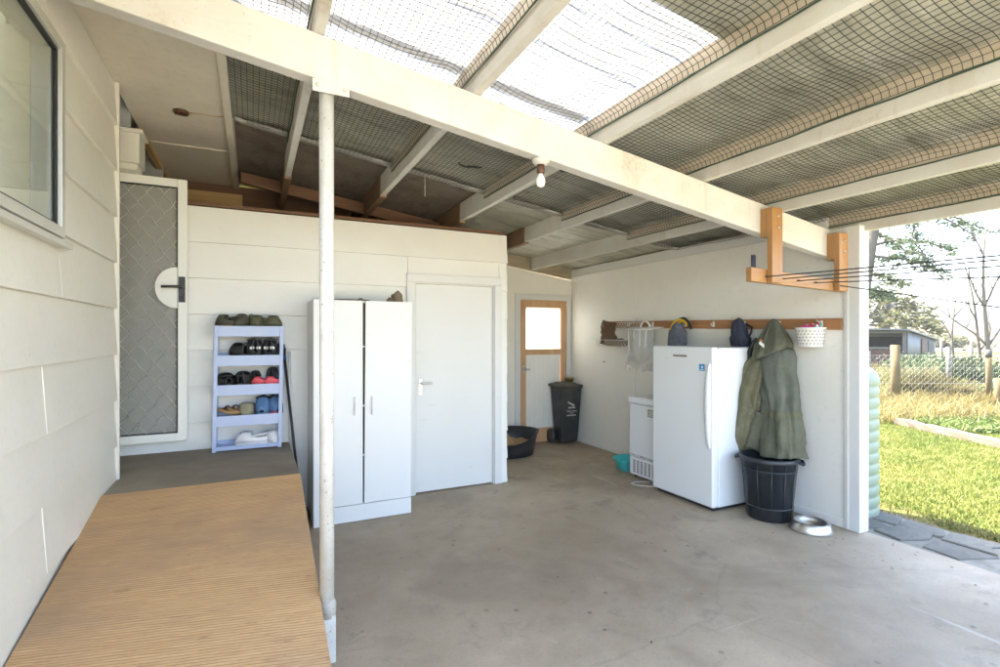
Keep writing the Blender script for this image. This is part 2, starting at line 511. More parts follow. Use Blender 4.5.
M['concrete'] = m_concrete()
M['porch'] = m_porch()
M['ramp'] = m_ramp()
def m_underlay():
    k = NT('crinkled silver grey roof underlay')
    a = k.noise(1.1, 8, 0.65)
    st_ = k.noise(7, 8, 0.7, (0.16, 1, 1), 0.6)
    sp = k.noise(26, 6, 0.7, (0.35, 1, 1))
    c = k.mix(k.ramp(a, [(0.35, 0.0), (0.65, 1.0)]), (0.33, 0.325, 0.25), (0.55, 0.545, 0.46))
    c = k.mix(k.math('MULTIPLY', k.ramp(st_, [(0.5, 0.0), (0.66, 1.0)]), 0.75), c, (0.165, 0.15, 0.10))
    c = k.mix(k.math('MULTIPLY', k.ramp(st_, [(0.3, 1.0), (0.42, 0.0)]), 0.6), c, (0.72, 0.71, 0.66))  # pale streaks paint glints into the sheet colour
    c = k.mix(k.math('MULTIPLY', k.ramp(sp, [(0.6, 0.0), (0.72, 1.0)]), 0.5), c, (0.14, 0.11, 0.07))
    k.base(c)
    k.p.inputs["Metallic"].default_value = 0.12
    k.rough(0.36)
    k.bump(st_, 0.6, 0.03)
    return k.m


M['sarking'] = m_underlay()
M['iron'] = m_roof('dirty corrugated iron', (0.13, 0.10, 0.075), (0.21, 0.18, 0.15), (0.085, 0.06, 0.04), 0.2, 0.6)
M['skylight'] = m_skylight()
M['lap'] = m_trans('grimy double lap of clear sheet', (0.50, 0.475, 0.42), 0.7, 0.5, True)
M['screen'] = m_trans('grey insect screen', (0.38, 0.375, 0.355), 0.64, 0.6)
M['plastic_film'] = m_trans('clear crinkled plastic', (0.90, 0.90, 0.89), 0.42, 0.2, True)
M['frost'] = m_trans('obscure door glass', (0.86, 0.87, 0.86), 0.97, 0.3, True)
M['glass'] = m_glass()
M['lawn'] = m_ground('lawn soil and turf', (0.08, 0.095, 0.024), (0.12, 0.125, 0.035), (0.15, 0.125, 0.05), 0.5, 9)
M['dirt'] = m_ground('dry soil and litter', (0.16, 0.125, 0.08), (0.20, 0.16, 0.11), (0.09, 0.068, 0.042), 3, 25)
M['paver'] = m_ground('grey paving stone', (0.155, 0.15, 0.132), (0.21, 0.20, 0.175), (0.10, 0.097, 0.08), 1.2, 20, 0.3)
M['paver_pink'] = m_ground('pinkish paving stone', (0.19, 0.145, 0.13), (0.23, 0.18, 0.16), (0.13, 0.105, 0.092), 1.2, 20, 0.3)
M['mortar'] = m_ground('paving mortar', (0.24, 0.225, 0.19), (0.29, 0.27, 0.235), (0.13, 0.13, 0.085), 2.0, 15, 0.3)
M['field'] = m_ground('dry gold pasture', (0.085, 0.068, 0.042), (0.10, 0.082, 0.052), (0.062, 0.056, 0.032), 0.02, 0.12, 0.2)
M['hill'] = m_ground('distant scrub hill', (0.062, 0.078, 0.075), (0.085, 0.098, 0.09), (0.05, 0.065, 0.064), 0.012, 0.05, 0.2)
M['gravel'] = m_ground('driveway gravel', (0.52, 0.47, 0.37), (0.58, 0.53, 0.42), (0.44, 0.39, 0.31), 1.5, 40)  # kept pale to bounce sunlight under the roof
M['grass'] = m_leaf('lawn blades', (0.085, 0.12, 0.025), (0.15, 0.172, 0.04), (0.23, 0.20, 0.075))
M['tallgrass'] = m_leaf('dry tall grass', (0.135, 0.12, 0.036), (0.20, 0.162, 0.062), (0.26, 0.21, 0.10))
M['tussock'] = m_leaf('golden tussock', (0.075, 0.085, 0.03), (0.125, 0.11, 0.042), (0.17, 0.135, 0.06))
M['leafy'] = m_leaf('low green leaves', (0.075, 0.115, 0.03), (0.12, 0.165, 0.045), (0.19, 0.20, 0.07))
M['litter'] = m_leaf('dry leaf crumbs', (0.09, 0.06, 0.035), (0.16, 0.11, 0.06), (0.05, 0.035, 0.025), 0.9, 0.1)
M['bush'] = m_leaf('scrub leaves', (0.040, 0.066, 0.028), (0.066, 0.092, 0.038), (0.12, 0.125, 0.06))
M['needles'] = m_leaf('conifer foliage', (0.05, 0.085, 0.05), (0.09, 0.125, 0.07), (0.17, 0.16, 0.08), 0.7, 0.4)
M['needles_gold'] = m_leaf('golden conifer foliage', (0.07, 0.085, 0.035), (0.12, 0.12, 0.055), (0.17, 0.15, 0.075), 0.7, 0.3)
M['bark'] = paint('grey bark', (0.12, 0.10, 0.08), 0.95, 0.5, (0.05, 0.04, 0.03), 0.5, 4)
M['post_wood'] = wood('weathered round post', (0.105, 0.075, 0.03), (0.15, 0.11, 0.052), 'Z', 0.9)
M['grey_wood'] = wood('grey weathered timber', (0.08, 0.074, 0.066), (0.125, 0.116, 0.10), 'Z', 0.9)
M['log_wood'] = wood('pale weathered sleeper', (0.085, 0.064, 0.046), (0.12, 0.092, 0.068), 'X', 0.9)
M['shed_iron'] = m_roof('weathered grey shed iron', (0.10, 0.105, 0.108), (0.14, 0.145, 0.147), (0.08, 0.072, 0.064), 0.1, 0.6)
M['rust'] = m_roof('rusty shed iron', (0.10, 0.048, 0.034), (0.14, 0.078, 0.056), (0.07, 0.05, 0.04), 0.0, 0.8)
M['shed_dark'] = paint('dark shed lining', (0.09, 0.08, 0.07), 0.9, 0.3)
M['galv'] = paint('galvanised wire', (0.34, 0.34, 0.33), 0.5, 0.1, metal=0.3)


# ------------------------------------------------------------------ mesh helpers
class MB:
    def __init__(self):
        self.v, self.f, self.mi, self.sm = [], [], [], []

    def add(self, vs, fs, mi=0, smooth=False):
        o = len(self.v)
        self.v += [tuple(p) for p in vs]
        self.f += [tuple(i + o for i in q) for q in fs]
        self.mi += [mi] * len(fs)
        self.sm += [smooth] * len(fs)
        return self

    def box(self, x0, x1, y0, y1, z0, z1, mi=0):
        return self.hexa([(x0, y0, z0), (x1, y0, z0), (x1, y1, z0), (x0, y1, z0),
                          (x0, y0, z1), (x1, y0, z1), (x1, y1, z1), (x0, y1, z1)], mi)

    def hexa(self, p, mi=0):
        return self.add(p, [(0, 3, 2, 1), (4, 5, 6, 7), (0, 1, 5, 4), (1, 2, 6, 5), (2, 3, 7, 6), (3, 0, 4, 7)], mi)

    def tube(self, pts, r, n=8, mi=0, cap=True, smooth=True):
        pts = [Vector(p) for p in pts]
        rs = r if isinstance(r, (list, tuple)) else [r] * len(pts)
        vs, fs = [], []
        up = Vector((0.13, 0.21, 0.97))
        for i, p in enumerate(pts):
            d = (pts[min(i + 1, len(pts) - 1)] - pts[max(i - 1, 0)]).normalized()
            a = d.cross(up)
            if a.length < 0.1:
                a = d.cross(Vector((1, 0, 0)))
            a.normalize()
            b = d.cross(a)
            for j in range(n):
                t = 2 * PI * j / n
                vs.append(p + (a * math.cos(t) + b * math.sin(t)) * rs[i])
        for i in range(len(pts) - 1):
            for j in range(n):
                k = (j + 1) % n
                fs.append((i * n + j, i * n + k, (i + 1) * n + k, (i + 1) * n + j))
        if cap:
            fs.append(tuple(range(n))[::-1])
            fs.append(tuple((len(pts) - 1) * n + j for j in range(n)))
        return self.add(vs, fs, mi, smooth)

    def lathe(self, prof, c=(0, 0, 0), n=32, mi=0, sx=1.0, sy=1.0, smooth=True, rot=0.0):
        vs, fs = [], []
        for r, z in prof:
            for j in range(n):
                t = 2 * PI * j / n
                x, y = r * math.cos(t) * sx, r * math.sin(t) * sy
                vs.append((c[0] + x * math.cos(rot) - y * math.sin(rot), c[1] + x * math.sin(rot) + y * math.cos(rot), c[2] + z))
        for i in range(len(prof) - 1):
            for j in range(n):
                k = (j + 1) % n
                fs.append((i * n + j, i * n + k, (i + 1) * n + k, (i + 1) * n + j))
        if prof[0][0] > 1e-4:
            fs.append(tuple(range(n))[::-1])
        if prof[-1][0] > 1e-4:
            fs.append(tuple((len(prof) - 1) * n + j for j in range(n)))
        return self.add(vs, fs, mi, smooth)

    def grid(self, fn, nu, nv, mi=0, smooth=True, wrap=False):
        vs = [fn(i / nu, j / nv) for i in range(nu + 1) for j in range(nv + 1)]
        fs = []
        for i in range(nu):
            for j in range(nv):
                a = i * (nv + 1) + j
                fs.append((a, a + 1, a + nv + 2, a + nv + 1))
        return self.add(vs, fs, mi, smooth)

    def loft(self, rings, mi=0, cap=True, smooth=True):
        n = len(rings[0])
        vs = [p for r in rings for p in r]
        fs = []
        for i in range(len(rings) - 1):
            for j in range(n):
                k = (j + 1) % n
                fs.append((i * n + j, i * n + k, (i + 1) * n + k, (i + 1) * n + j))
        if cap:
            fs.append(tuple(range(n))[::-1])
            fs.append(tuple((len(rings) - 1) * n + j for j in range(n)))
        return self.add(vs, fs, mi, smooth)

    def prism(self, poly, axis_vec, mi=0):
        n = len(poly)
        a = [Vector(p) for p in poly]
        b = [p + Vector(axis_vec) for p in a]
        fs = [tuple(range(n))[::-1], tuple(range(n, 2 * n))]
        fs += [(i, (i + 1) % n, n + (i + 1) % n, n + i) for i in range(n)]
        return self.add(a + b, fs, mi)

    def build(self, name, mats, parent=None, bevel=0.0, loc=None, rz=0.0, sub=0, solid=0.0, seg=2):
        me = bpy.data.meshes.new(name)
        me.from_pydata(self.v, [], self.f)
        if not isinstance(mats, (list, tuple)):
            mats = [mats]
        for m in mats:
            me.materials.append(M[m] if isinstance(m, str) else m)
        me.polygons.foreach_set("material_index", self.mi)
        me.polygons.foreach_set("use_smooth", self.sm)
        bm = bmesh.new()
        bm.from_mesh(me)
        bmesh.ops.recalc_face_normals(bm, faces=bm.faces)
        bm.to_mesh(me)
        bm.free()
        ob = bpy.data.objects.new(name, me)
        COL.objects.link(ob)
        if loc is not None:
            ob.location = loc
        ob.rotation_euler.z = rz
        if solid:
            md = ob.modifiers.new("solid", 'SOLIDIFY')
            md.thickness = solid
            md.offset = 0
        if bevel:
            md = ob.modifiers.new("bevel", 'BEVEL')
            md.width = bevel
            md.segments = seg
            md.limit_method = 'ANGLE'
            md.angle_limit = R(50)
        if sub:
            md = ob.modifiers.new("sub", 'SUBSURF')
            md.levels = sub
            md.render_levels = sub
        if parent is not None:
            adopt(ob, parent)
        return ob


def adopt(ob, parent):
    """parent while keeping the child's stated position (children are given in world space when the parent is an Empty at its base)"""
    ob.parent = parent
    w = Matrix.Identity(4)
    p = parent
    chain = []
    while p is not None:
        chain.append(Matrix.Translation(p.location) @ Matrix.Rotation(p.rotation_euler.z, 4, 'Z') if p.get("_w") is None else Matrix(p["_w"]))
        break
    pm = world_of(parent)
    ob.matrix_parent_inverse = pm.inverted()


def world_of(o):
    m = Matrix.LocRotScale(o.location, o.rotation_euler, o.scale)
    if o.parent is not None:
        return world_of(o.parent) @ o.matrix_parent_inverse @ m
    return m


def tag(o, label=None, cat=None, group=None, kind=None):
    if label:
        o["label"] = label
    if cat:
        o["category"] = cat
    if group:
        o["group"] = group
    if kind:
        o["kind"] = kind
    return o


def thing(name, label, cat, loc=(0, 0, 0), rz=0.0, group=None):
    o = bpy.data.objects.new(name, None)
    COL.objects.link(o)
    o.location = loc
    o.rotation_euler.z = rz
    o.empty_display_size = 0.1
    return tag(o, label, cat, group)


def local(parent):
    """part built in the thing's own coordinates"""
    def fix(ob):
        ob.parent = parent
        ob.matrix_parent_inverse = Matrix.Identity(4)
        return ob
    return fix


def text(body, size, mat, parent, loc, rot, name='lettering', ext=0.0006, align='LEFT'):
    c = bpy.data.curves.new(name, 'FONT')
    c.body = body
    c.size = size
    c.extrude = ext
    c.align_x = align
    c.materials.append(M[mat])
    o = bpy.data.objects.new(name, c)
    COL.objects.link(o)
    o.location = loc
    o.rotation_euler = rot
    bpy.context.view_layer.update()
    me = bpy.data.meshes.new_from_object(o)
    me.transform(o.matrix_basis)
    bpy.data.objects.remove(o)
    o = bpy.data.objects.new(name, me)
    COL.objects.link(o)
    adopt(o, parent)
    return o


FWD = Vector((math.sin(PSI), math.cos(PSI), 0))
RGT = Vector((math.cos(PSI), -math.sin(PSI), 0))


def yard(lat, dep, z=0.0):
    """yard frame: lateral and depth in metres, turned with the view into the yard"""
    return FWD * dep + RGT * lat + Vector((0, 0, z))


# ------------------------------------------------------------------ setting: ground
HX = -0.78            # face of the house wall
YM = 4.66             # shed wall with the white door
YF = 6.15             # rear wall
XR = 4.13             # inner face of the side wall
TOPZ = lambda x: 2.904 - 0.146 * x      # top of beam / underside of rafters
RD = 0.19             # rafter depth
ROOF = lambda x: TOPZ(x) + RD

LAWN = -0.07
b = MB()
b.grid(lambda u, v: (-60 + 330 * u, -60 + 330 * v, LAWN), 40, 40, smooth=False)
tag(b.build('lawn', 'lawn'), kind='structure')
b = MB()
b.box(HX - 0.2, 4.22, -1.4, 6.25, -0.25, 0.0)
tag(b.build('concrete_floor', 'concrete', bevel=0.012), kind='structure')
b = MB()  # unseen forecourt, coloured bright to throw sunlight into the carport
b.box(-9.0, 9.0, -14, -1.41, -0.25, -0.012)
b.box(-9.0, HX - .21, -1.409, .945, -0.25, -0.012)
tag(b.build('driveway', 'gravel'), kind='structure')

# crazy paving beside the slab
b = MB()
b.box(4.222, 4.86, -1.4, 2.75, -0.2, -0.022, 0)
yy = 2.7
rows = []
rnd = random.Random(5)
while yy > -1.3:
    h = rnd.uniform(0.28, 0.5)
    sp = rnd.uniform(0.35, 0.65)
    xs = [4.30, 4.30 + 0.52 * sp, 4.84]
    for k in range(2):
        if rnd.random() < 0.08:
            continue
        x0, x1 = xs[k] + 0.012, xs[k + 1] - 0.012
        j = lambda: rnd.uniform(-0.06, 0.06)
        poly = [(x0 + j() * .5, yy - h + 0.02 + j(), 0), ((x0 + x1) / 2 + j(), yy - h + 0.015 + j(), 0), (x1 + j() * .5, yy - h + 0.02 + j(), 0),
                (x1 + j() * .5, yy - 0.015 + j() * .6, 0), (x0 + j() * .5, yy - 0.015 + j() * .6, 0)]
        z = rnd.uniform(-0.012, -0.004)
        b.prism([(p[0], p[1], -0.06) for p in poly], (0, 0, 0.06 + z), 2 if h < 0.33 and rnd.random() < 0.15 else 1)
    yy -= h
tag(b.build('path', ['mortar', 'paver', 'paver_pink'], bevel=0.008), kind='structure')
# littered soil along the lawn edge
b = MB()
def soil(u, v):
    y = -1.4 + 6.0 * u
    w = 0.22 + 0.10 * noise.noise(Vector((y * 2.1, 0, 0))) + 0.05 * noise.noise(Vector((y * 7, 3, 0)))
    x = 4.84 + w * v
    return (x, y, LAWN + 0.03 + 0.02 * noise.noise(Vector((x * 9, y * 9, 0))) - 0.035 * v ** 3)
b.grid(soil, 120, 8)
tag(b.build('soil', 'dirt'), kind='structure')

# far pasture and hills
b = MB()
def field(u, v):
    lat, dep = -40 + 300 * u, 44 + 160 * v
    h = 5.6 * v ** 1.3 + 1.5 * noise.noise(Vector((lat * .02, dep * .02, 0)))
    return yard(lat, dep, LAWN + 0.05 + max(0, h) * min(1, v * 4))
b.grid(field, 60, 24)
tag(b.build('pasture', 'field'), kind='structure')
b = MB()
def hill(u, v):
    lat, dep = 100 + 900 * u, 420 + 260 * v
    ridge = 13 + 16 * max(0, noise.noise(Vector((lat * .006 + 3.1, 0.4, 0)))) + 16 * math.exp(-((lat - 560) / 130) ** 2)
    return yard(lat, dep, LAWN + ridge * math.sin(min(1, v * 1.6) * PI / 2) + 1.4 * noise.noise(Vector((lat * .03, dep * .03, 0))))
b.grid(hill, 90, 16)
tag(b.build('hills', 'hill'), kind='structure')

# ------------------------------------------------------------------ house
house = thing('house', 'cream weatherboard house with raised porch and open grey screen door', 'house', (HX, 3.88, 0))
PITCH = 0.285
LAP0 = 2.804


def boards(axis, lo, hi, z0, z1, face, out, gaps=(), joints=(), mats=('cream',), name='weatherboard_wall', parent=None):
    """lap boards: axis along the wall ('x'/'y'), face coordinate, out = +1/-1 outward sign; gaps = (a0,a1,zb,zt) openings"""
    b = MB()
    def P(a, o, z):
        return (face + out * o, a, z) if axis == 'y' else (a, face + out * o, z)
    zs = []
    z = LAP0 + PITCH * 3
    while z > z0 - PITCH:
        zs.append(z)
        z -= PITCH
    for k, zb in enumerate(zs):
        zt = min(zb + PITCH, z1)
        zl = max(zb, z0)
        if zt - zl < 0.01:
            continue
        # horizontal breakpoints from openings that meet this board
        cuts = [lo, hi]
        for g in gaps:
            if g[2] < zt and g[3] > zl:
                cuts += [g[0], g[1]]
        for jt in joints:
            if k in jt[1]:
                cuts += [jt[0]]
        cuts = sorted(c for c in set(cuts) if lo <= c <= hi)
        for a0, a1 in zip(cuts[:-1], cuts[1:]):
            spans = [(zl, zt)]
            for g in gaps:
                if a0 >= g[0] - 1e-6 and a1 <= g[1] + 1e-6:
                    ns = []
                    for s0, s1 in spans:
                        if g[2] > s0:
                            ns.append((s0, min(s1, g[2])))
                        if g[3] < s1:
                            ns.append((max(s0, g[3]), s1))
                    spans = [q for q in ns if q[1] - q[0] > 0.004]
            e = 0.0015
            for s0, s1 in spans:
                o = lambda z: 0.0245 - 0.0195 * (z - zb) / PITCH
                s1b = s1 - 0.001
                pts = [P(a0 + e, 0, s0), P(a1 - e, 0, s0), P(a1 - e, o(s0), s0), P(a0 + e, o(s0), s0),
                       P(a0 + e, 0, s1b), P(a1 - e, 0, s1b), P(a1 - e, o(s1b), s1b), P(a0 + e, o(s1b), s1b)]
                b.hexa(pts)
        for jt in joints:
            if k in jt[1] and lo < jt[0] < hi:
                a = jt[0]
                b.hexa([P(a - .008, .005, zl + .002), P(a + .008, .005, zl + .002), P(a + .008, (.0255), zl + .002), P(a - .008, (.0255), zl + .002),
                        P(a - .008, .005, zt - .006), P(a + .008, .005, zt - .006), P(a + .008, .0095, zt - .006), P(a - .008, .0095, zt - .006)])
        # nail heads
        a = lo + 0.35
        while a < hi - 0.1:
            inside = any(g[0] - .03 < a < g[1] + .03 and g[2] - .05 < zl + .05 < g[3] + .05 for g in gaps)
            if zl + 0.06 < zt and not inside:
                p = Vector(P(a + rnd.uniform(-.01, .01), 0.0210, zl + 0.045))
                q = Vector(P(a, 0.0245, zl + 0.045)) - Vector(P(a, 0.0210, zl + 0.045))
                b.tube([p, p + q * 0.9], 0.0032, 6)
            a += 0.6
    return b.build(name, list(mats), parent, bevel=0.0015, seg=1)


WIN = (1.15, 2.86, 1.925, 2.785)
boards('y', .95, 3.88, 0.0, 3.07, HX, 1, gaps=[WIN], joints=[(2.68, (3, 9, 11)), (0.6, (4, 6, 8, 10))], parent=house, name='weatherboard_wall')
# wall core behind the boards (with the window hole) and corner return
b = MB()
b.box(HX - .12, HX - .002, .952, WIN[0], 0, 3.07)
b.box(-1.5, HX - .123, .955, 1.03, 0, 3.07)  # unseen end wall; house stops here so light reaches the carport
b.box(HX - .12, HX - .002, WIN[1], 3.86, 0, 3.07)
b.box(HX - .12, HX - .002, WIN[0], WIN[1], 0, WIN[2])
b.box(HX - .12, HX - .002, WIN[0], WIN[1], WIN[3], 3.07)
b.box(-1.7, HX - .123, 3.74, 3.86, 0, 3.35)
b.build('wall_core', 'cream', house)
b = MB()
b.box(HX - 0.004, HX + 0.030, 3.881, 3.905, 0.0, 3.07)
b.build('corner_trim', 'cream', house)

# window
win = MB()
y0, y1, z0, z1 = WIN
F = 0.045
x0, x1 = HX - 0.07, HX + 0.035
win.box(x0, x1, y1 - F, y1, z0, z1)
win.box(x0, x1, y0, y0 + F, z0, z1)
win.box(x0, x1, y0 + F, y1 - F, z0, z0 + F)
win.box(x0, x1, y0 + F, y1 - F, z1 - F, z1)
wob = win.build('window', 'alu_grey', house, bevel=0.003)
b = MB()
g = F
for (a0, a1, c0, c1) in ((y1 - g - .012, y1 - g, z0 + g, z1 - g), (y0 + g, y0 + g + .012, z0 + g, z1 - g)):
    b.box(HX + .0, HX + .020, a0, a1, c0, c1)
b.box(HX + .0, HX + .020, y0 + g + .012, y1 - g - .012, z0 + g, z0 + g + .012)
b.box(HX + .0, HX + .020, y0 + g + .012, y1 - g - .012, z1 - g - .012, z1 - g)
b.build('gasket', 'rubber', wob)
b = MB()
b.box(HX + 0.008, HX + 0.012, y0 + g + .012, y1 - g - .012, z0 + g + .012, z1 - g - .012)
b.build('pane', 'glass', wob)
b = MB()
b.hexa([(HX - .05, y0 - .03, z0 - .035), (HX + .055, y0 - .03, z0 - .045), (HX + .055, y1 + .03, z0 - .045), (HX - .05, y1 + .03, z0 - .035),
        (HX - .05, y0 - .03, z0 - .001), (HX + .055, y0 - .03, z0 - .018), (HX + .055, y1 + .03, z0 - .018), (HX - .05, y1 + .03, z0 - .001)])
b.build('sill', 'alu_grey', wob, bevel=0.003)
b = MB()   # inner jamb, reveal and a narrow curtain
b.box(HX - .17, HX - .071, y1 - .045, y1 + .06, z0 - .02, z1 + .02)
b.box(HX - .34, HX - .171, y1 + .02, y1 + .06, z0 - .2, z1 + .1)
b.box(HX - .20, HX - .07, y0, y1 - .15, z0 - .0, z0 + .03)
b.box(HX - .20, HX - .171, y1 - .30, y1 - .14, z0 + .03, z1 + .1)
b.build('jamb_lining', 'curtain', wob, bevel=0.004)
b = MB()
for k in range(60):
    ya_ = y0 - .1 + k * (y1 - .16 - y0 + .1) / 60
    w_ = (y1 - .16 - y0 + .1) / 60
    b.hexa([(HX - .24 - .012 * (k % 2), ya_, z0 - .3), (HX - .24 - .012 * ((k + 1) % 2), ya_ + w_, z0 - .3), (HX - .243 - .012 * ((k + 1) % 2), ya_ + w_, z0 - .3), (HX - .243 - .012 * (k % 2), ya_, z0 - .3),
            (HX - .24 - .012 * (k % 2), ya_, z1 + .15), (HX - .24 - .012 * ((k + 1) % 2), ya_ + w_, z1 + .15), (HX - .243 - .012 * ((k + 1) % 2), ya_ + w_, z1 + .15), (HX - .243 - .012 * (k % 2), ya_, z1 + .15)])
b.build('curtain', 'curtain_grey', wob)  # added sheet, its grey stands in for the reflection in the pane
b = MB()   # room behind the glass, outer walls left out to let sky light in
b.box(-3.5, HX - .345, 3.52, 3.6, .6, 3.2)
b.box(-3.5, HX - .125, .28, 3.62, .6, .68)
b.build('room_lining', 'room_grey', house)

# soffit and house roof above it
b = MB()
b.box(HX - .0, -0.155, .93, 6.1, 3.072, 3.092)
sof = b.build('soffit', 'soffit', house)
b = MB()
b.box(-0.185, -0.135, .93, 6.12, 3.045, 3.072)
b.box(-0.152, -0.128, .93, 6.12, 3.073, 3.26)
b.build('edge_bead', 'soffit', sof, bevel=0.004)
for y in (2.5, 4.94):
    b = MB()
    b.box(HX + .035, -0.19, y - .012, y + .012, 3.066, 3.0725)
    b.build('cover_strip', 'soffit', sof, bevel=0.002)
b = MB()
b.lathe([(0.0, 0.0), (.045, 0.0), (.052, .008), (.05, .016)], (-.455, 4.19, 3.056), 24)
for k in range(5):
    b.box(-.455 - .036 + k * .018 - .004, -.455 - .036 + k * .018 + .004, 4.16, 4.22, 3.052, 3.057)
b.build('vent', 'brown_plastic', sof)
b = MB()
b.tube([(-.405, 4.19, 3.071), (-.33, 4.17, 3.0712), (-.26, 4.18, 3.0708), (-.18, 4.16, 3.071)], .0035, 6)
b.build('cable', 'ochre_timber', sof)
b = MB()
b.box(HX - .02, HX + .025, 4.67, 6.1, 3.03, 3.071)
b.build('soffit_batten', 'ochre_timber', sof)
b = MB()    # porch ceiling in the recess, boxed bulkhead
b.box(-2.2, HX - .03, 3.87, 6.1, 3.32, 3.34)
b.box(-2.2, -2.1, 3.87, 6.1, .6, 3.32)
b.box(-2.1, HX - .002, 4.39, 4.41, 2.977, 3.32)
b.box(-2.1, HX + .03, 5.6, 5.65, 2.53, 3.32)
b.build('porch_ceiling', 'recess', house)
b = MB()
b.box(-1.6, -.735, 4.42, 4.64, 2.735, 2.95)
b.box(-1.6, -.715, 4.40, 4.64, 2.951, 2.975)
b.box(-1.6, -.75, 4.44, 4.64, 2.69, 2.734)
b.build('bulkhead', 'cream', house, bevel=0.004)
b = MB()    # roof cladding of the house (seen only from outside)
b.hexa([(-6.0, .75, 4.35), (-.10, .75, 3.27), (-.10, 8.2, 3.27), (-6.0, 8.2, 4.35),
        (-6.0, .75, 4.40), (-.10, .75, 3.32), (-.10, 8.2, 3.32), (-6.0, 8.2, 4.40)])
b.build('roof', 'iron', house)

# shed wall with the white door
DX0, DX1, DZ = 1.375, 2.175, 1.985
boards('x', -1.6, 2.34, 0.0, 2.525, YM, -1, gaps=[(DX0 - .075, DX1 + .075, -1, DZ + .075)], joints=[], mats=('white_board',), name='shed_wall', parent=house)
b = MB()
b.box(-1.6, DX0 - .04, YM + .002, YM + .1, 0, 2.52)
b.box(DX1 + .04, 2.32, YM + .002, YM + .1, 0, 2.52)
b.box(DX0 - .04, DX1 + .04, YM + .002, YM + .1, DZ + .04, 2.52)
b.box(2.24, 2.33, YM + .103, YF, 0, 2.44)
b.build('wall_core', 'white_board', house)
boards('y', YM - .002, YF, 0.0, 2.44, 2.33, 1, mats=('white_board',), name='side_boards', parent=house)
b = MB()
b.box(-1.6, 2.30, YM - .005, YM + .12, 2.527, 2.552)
b.build('wall_cap', 'brown_timber', house)
dr = MB()
dr.box(DX0 + .004, DX1 - .004, YM - .012, YM + .028, .014, DZ - .004)
dob = dr.build('white_door', 'door_white', house, bevel=0.003)
b = MB()
for (xa, xb) in ((DX0 - .09, DX0 - .012), (DX1 + .012, DX1 + .09)):
    b.box(xa, xb, YM - .045, YM + .0015, 0, DZ + .012)
b.box(DX0 - .09, DX1 + .09, YM - .046, YM + .0015, DZ + .0125, DZ + .092)
b.box(DX0 - .0115, DX0, YM - .028, YM + .06, 0, DZ)
b.box(DX1, DX1 + .0115, YM - .028, YM + .06, 0, DZ)
b.box(DX0 - .0115, DX1 + .0115, YM - .028, YM + .06, DZ + .0005, DZ + .012)
b.box(DX0 + .001, DX1 - .001, YM + .031, YM + .06, .001, .05)  # strip added behind the door to block light underneath
b.build('door_frame', 'door_white', dob, bevel=0.003)
b = MB()
b.box(DX0 + .028, DX0 + .062, YM - .020, YM - .0122, .935, 1.085)
b.tube([(DX0 + .045, YM - .015, 1.045), (DX0 + .045, YM - .062, 1.045), (DX0 + .06, YM - .068, 1.045), (DX0 + .15, YM - .066, 1.043)], .0085, 10)
b.tube([(DX0 + .045, YM - .022, .965), (DX0 + .045, YM - .0195, .965)], .008, 8)
b.build('door_handle', 'steel', dob, bevel=0.002)

# rear wall with the timber door
b = MB()
RX0, RX1, RZ = 3.30, 4.045, 1.985
zt = lambda x: TOPZ(x) - .02
for (xa, xb) in ((2.33, RX0 - .003), (RX1 + .003, XR + .08)):
    b.hexa([(xa, YF, 0), (xb, YF, 0), (xb, YF + .1, 0), (xa, YF + .1, 0), (xa, YF, zt(xa)), (xb, YF, zt(xb)), (xb, YF + .1, zt(xb)), (xa, YF + .1, zt(xa))])
xa, xb = RX0 - .003, RX1 + .003
b.hexa([(xa, YF, RZ + .003), (xb, YF, RZ + .003), (xb, YF + .1, RZ + .003), (xa, YF + .1, RZ + .003), (xa, YF, zt(xa)), (xb, YF, zt(xb)), (xb, YF + .1, zt(xb)), (xa, YF + .1, zt(xa))])
b.build('rear_wall', 'wall_white', house)
b = MB()
b.box(RX0 - .085, RX0 - .004, YF - .018, YF - .001, 0, RZ + .085)
b.box(RX1 + .004, RX1 + .075, YF - .018, YF - .001, 0, RZ + .085)
b.box(RX0 - .004, RX1 + .004, YF - .018, YF - .001, RZ + .004, RZ + .085)
b.build('architrave', 'door_white', house, bevel=0.003)
b = MB()
yd0, yd1 = YF - .012, YF + .03
b.box(RX0, RX0 + .085, yd0, yd1, .01, RZ)
b.box(RX1 - .095, RX1, yd0, yd1, .01, RZ)
b.box(RX0 + .0855, RX1 - .0955, yd0, yd1, 1.885, RZ)
b.box(RX0 + .0855, RX1 - .0955, yd0, yd1, 1.225, 1.305)
b.box(RX0 + .0855, RX1 - .0955, yd0, yd1, .01, .20)
b.box(RX0, RX1, YF + .002, YF + .06, .001, .009)  # added sill strip stopping sunlight under the door
rd = b.build('timber_door', 'door_wood', house, bevel=0.004)
b = MB()
b.box(RX0 + .086, RX1 - .096, YF + .005, YF + .011, 1.306, 1.884)
b.build('pane', 'frost', rd)
b = MB()
n = 8
for k in range(n):
    xa = RX0 + .087 + k * (RX1 - RX0 - .184) / n
    b.box(xa, xa + (RX1 - RX0 - .184) / n - .0015, YF + .001, YF + .016, .201, 1.224)
b.build('door_panel', 'wall_white', rd, bevel=0.003)
b = MB()
b.tube([(RX0 + .045, yd0, 1.03), (RX0 + .045, yd0 - .05, 1.03), (RX0 + .12, yd0 - .055, 1.03)], .009, 8)
b.box(RX0 + .03, RX0 + .06, yd0 - .006, yd0 - .0005, .98, 1.08)
b.build('door_handle', 'steel', rd)

# porch floor
b = MB()
b.box(-1.7, .275, 3.52, YM - .021, 0.004, .6)
tag(b.build('porch_floor', 'porch', bevel=0.01), kind='structure')

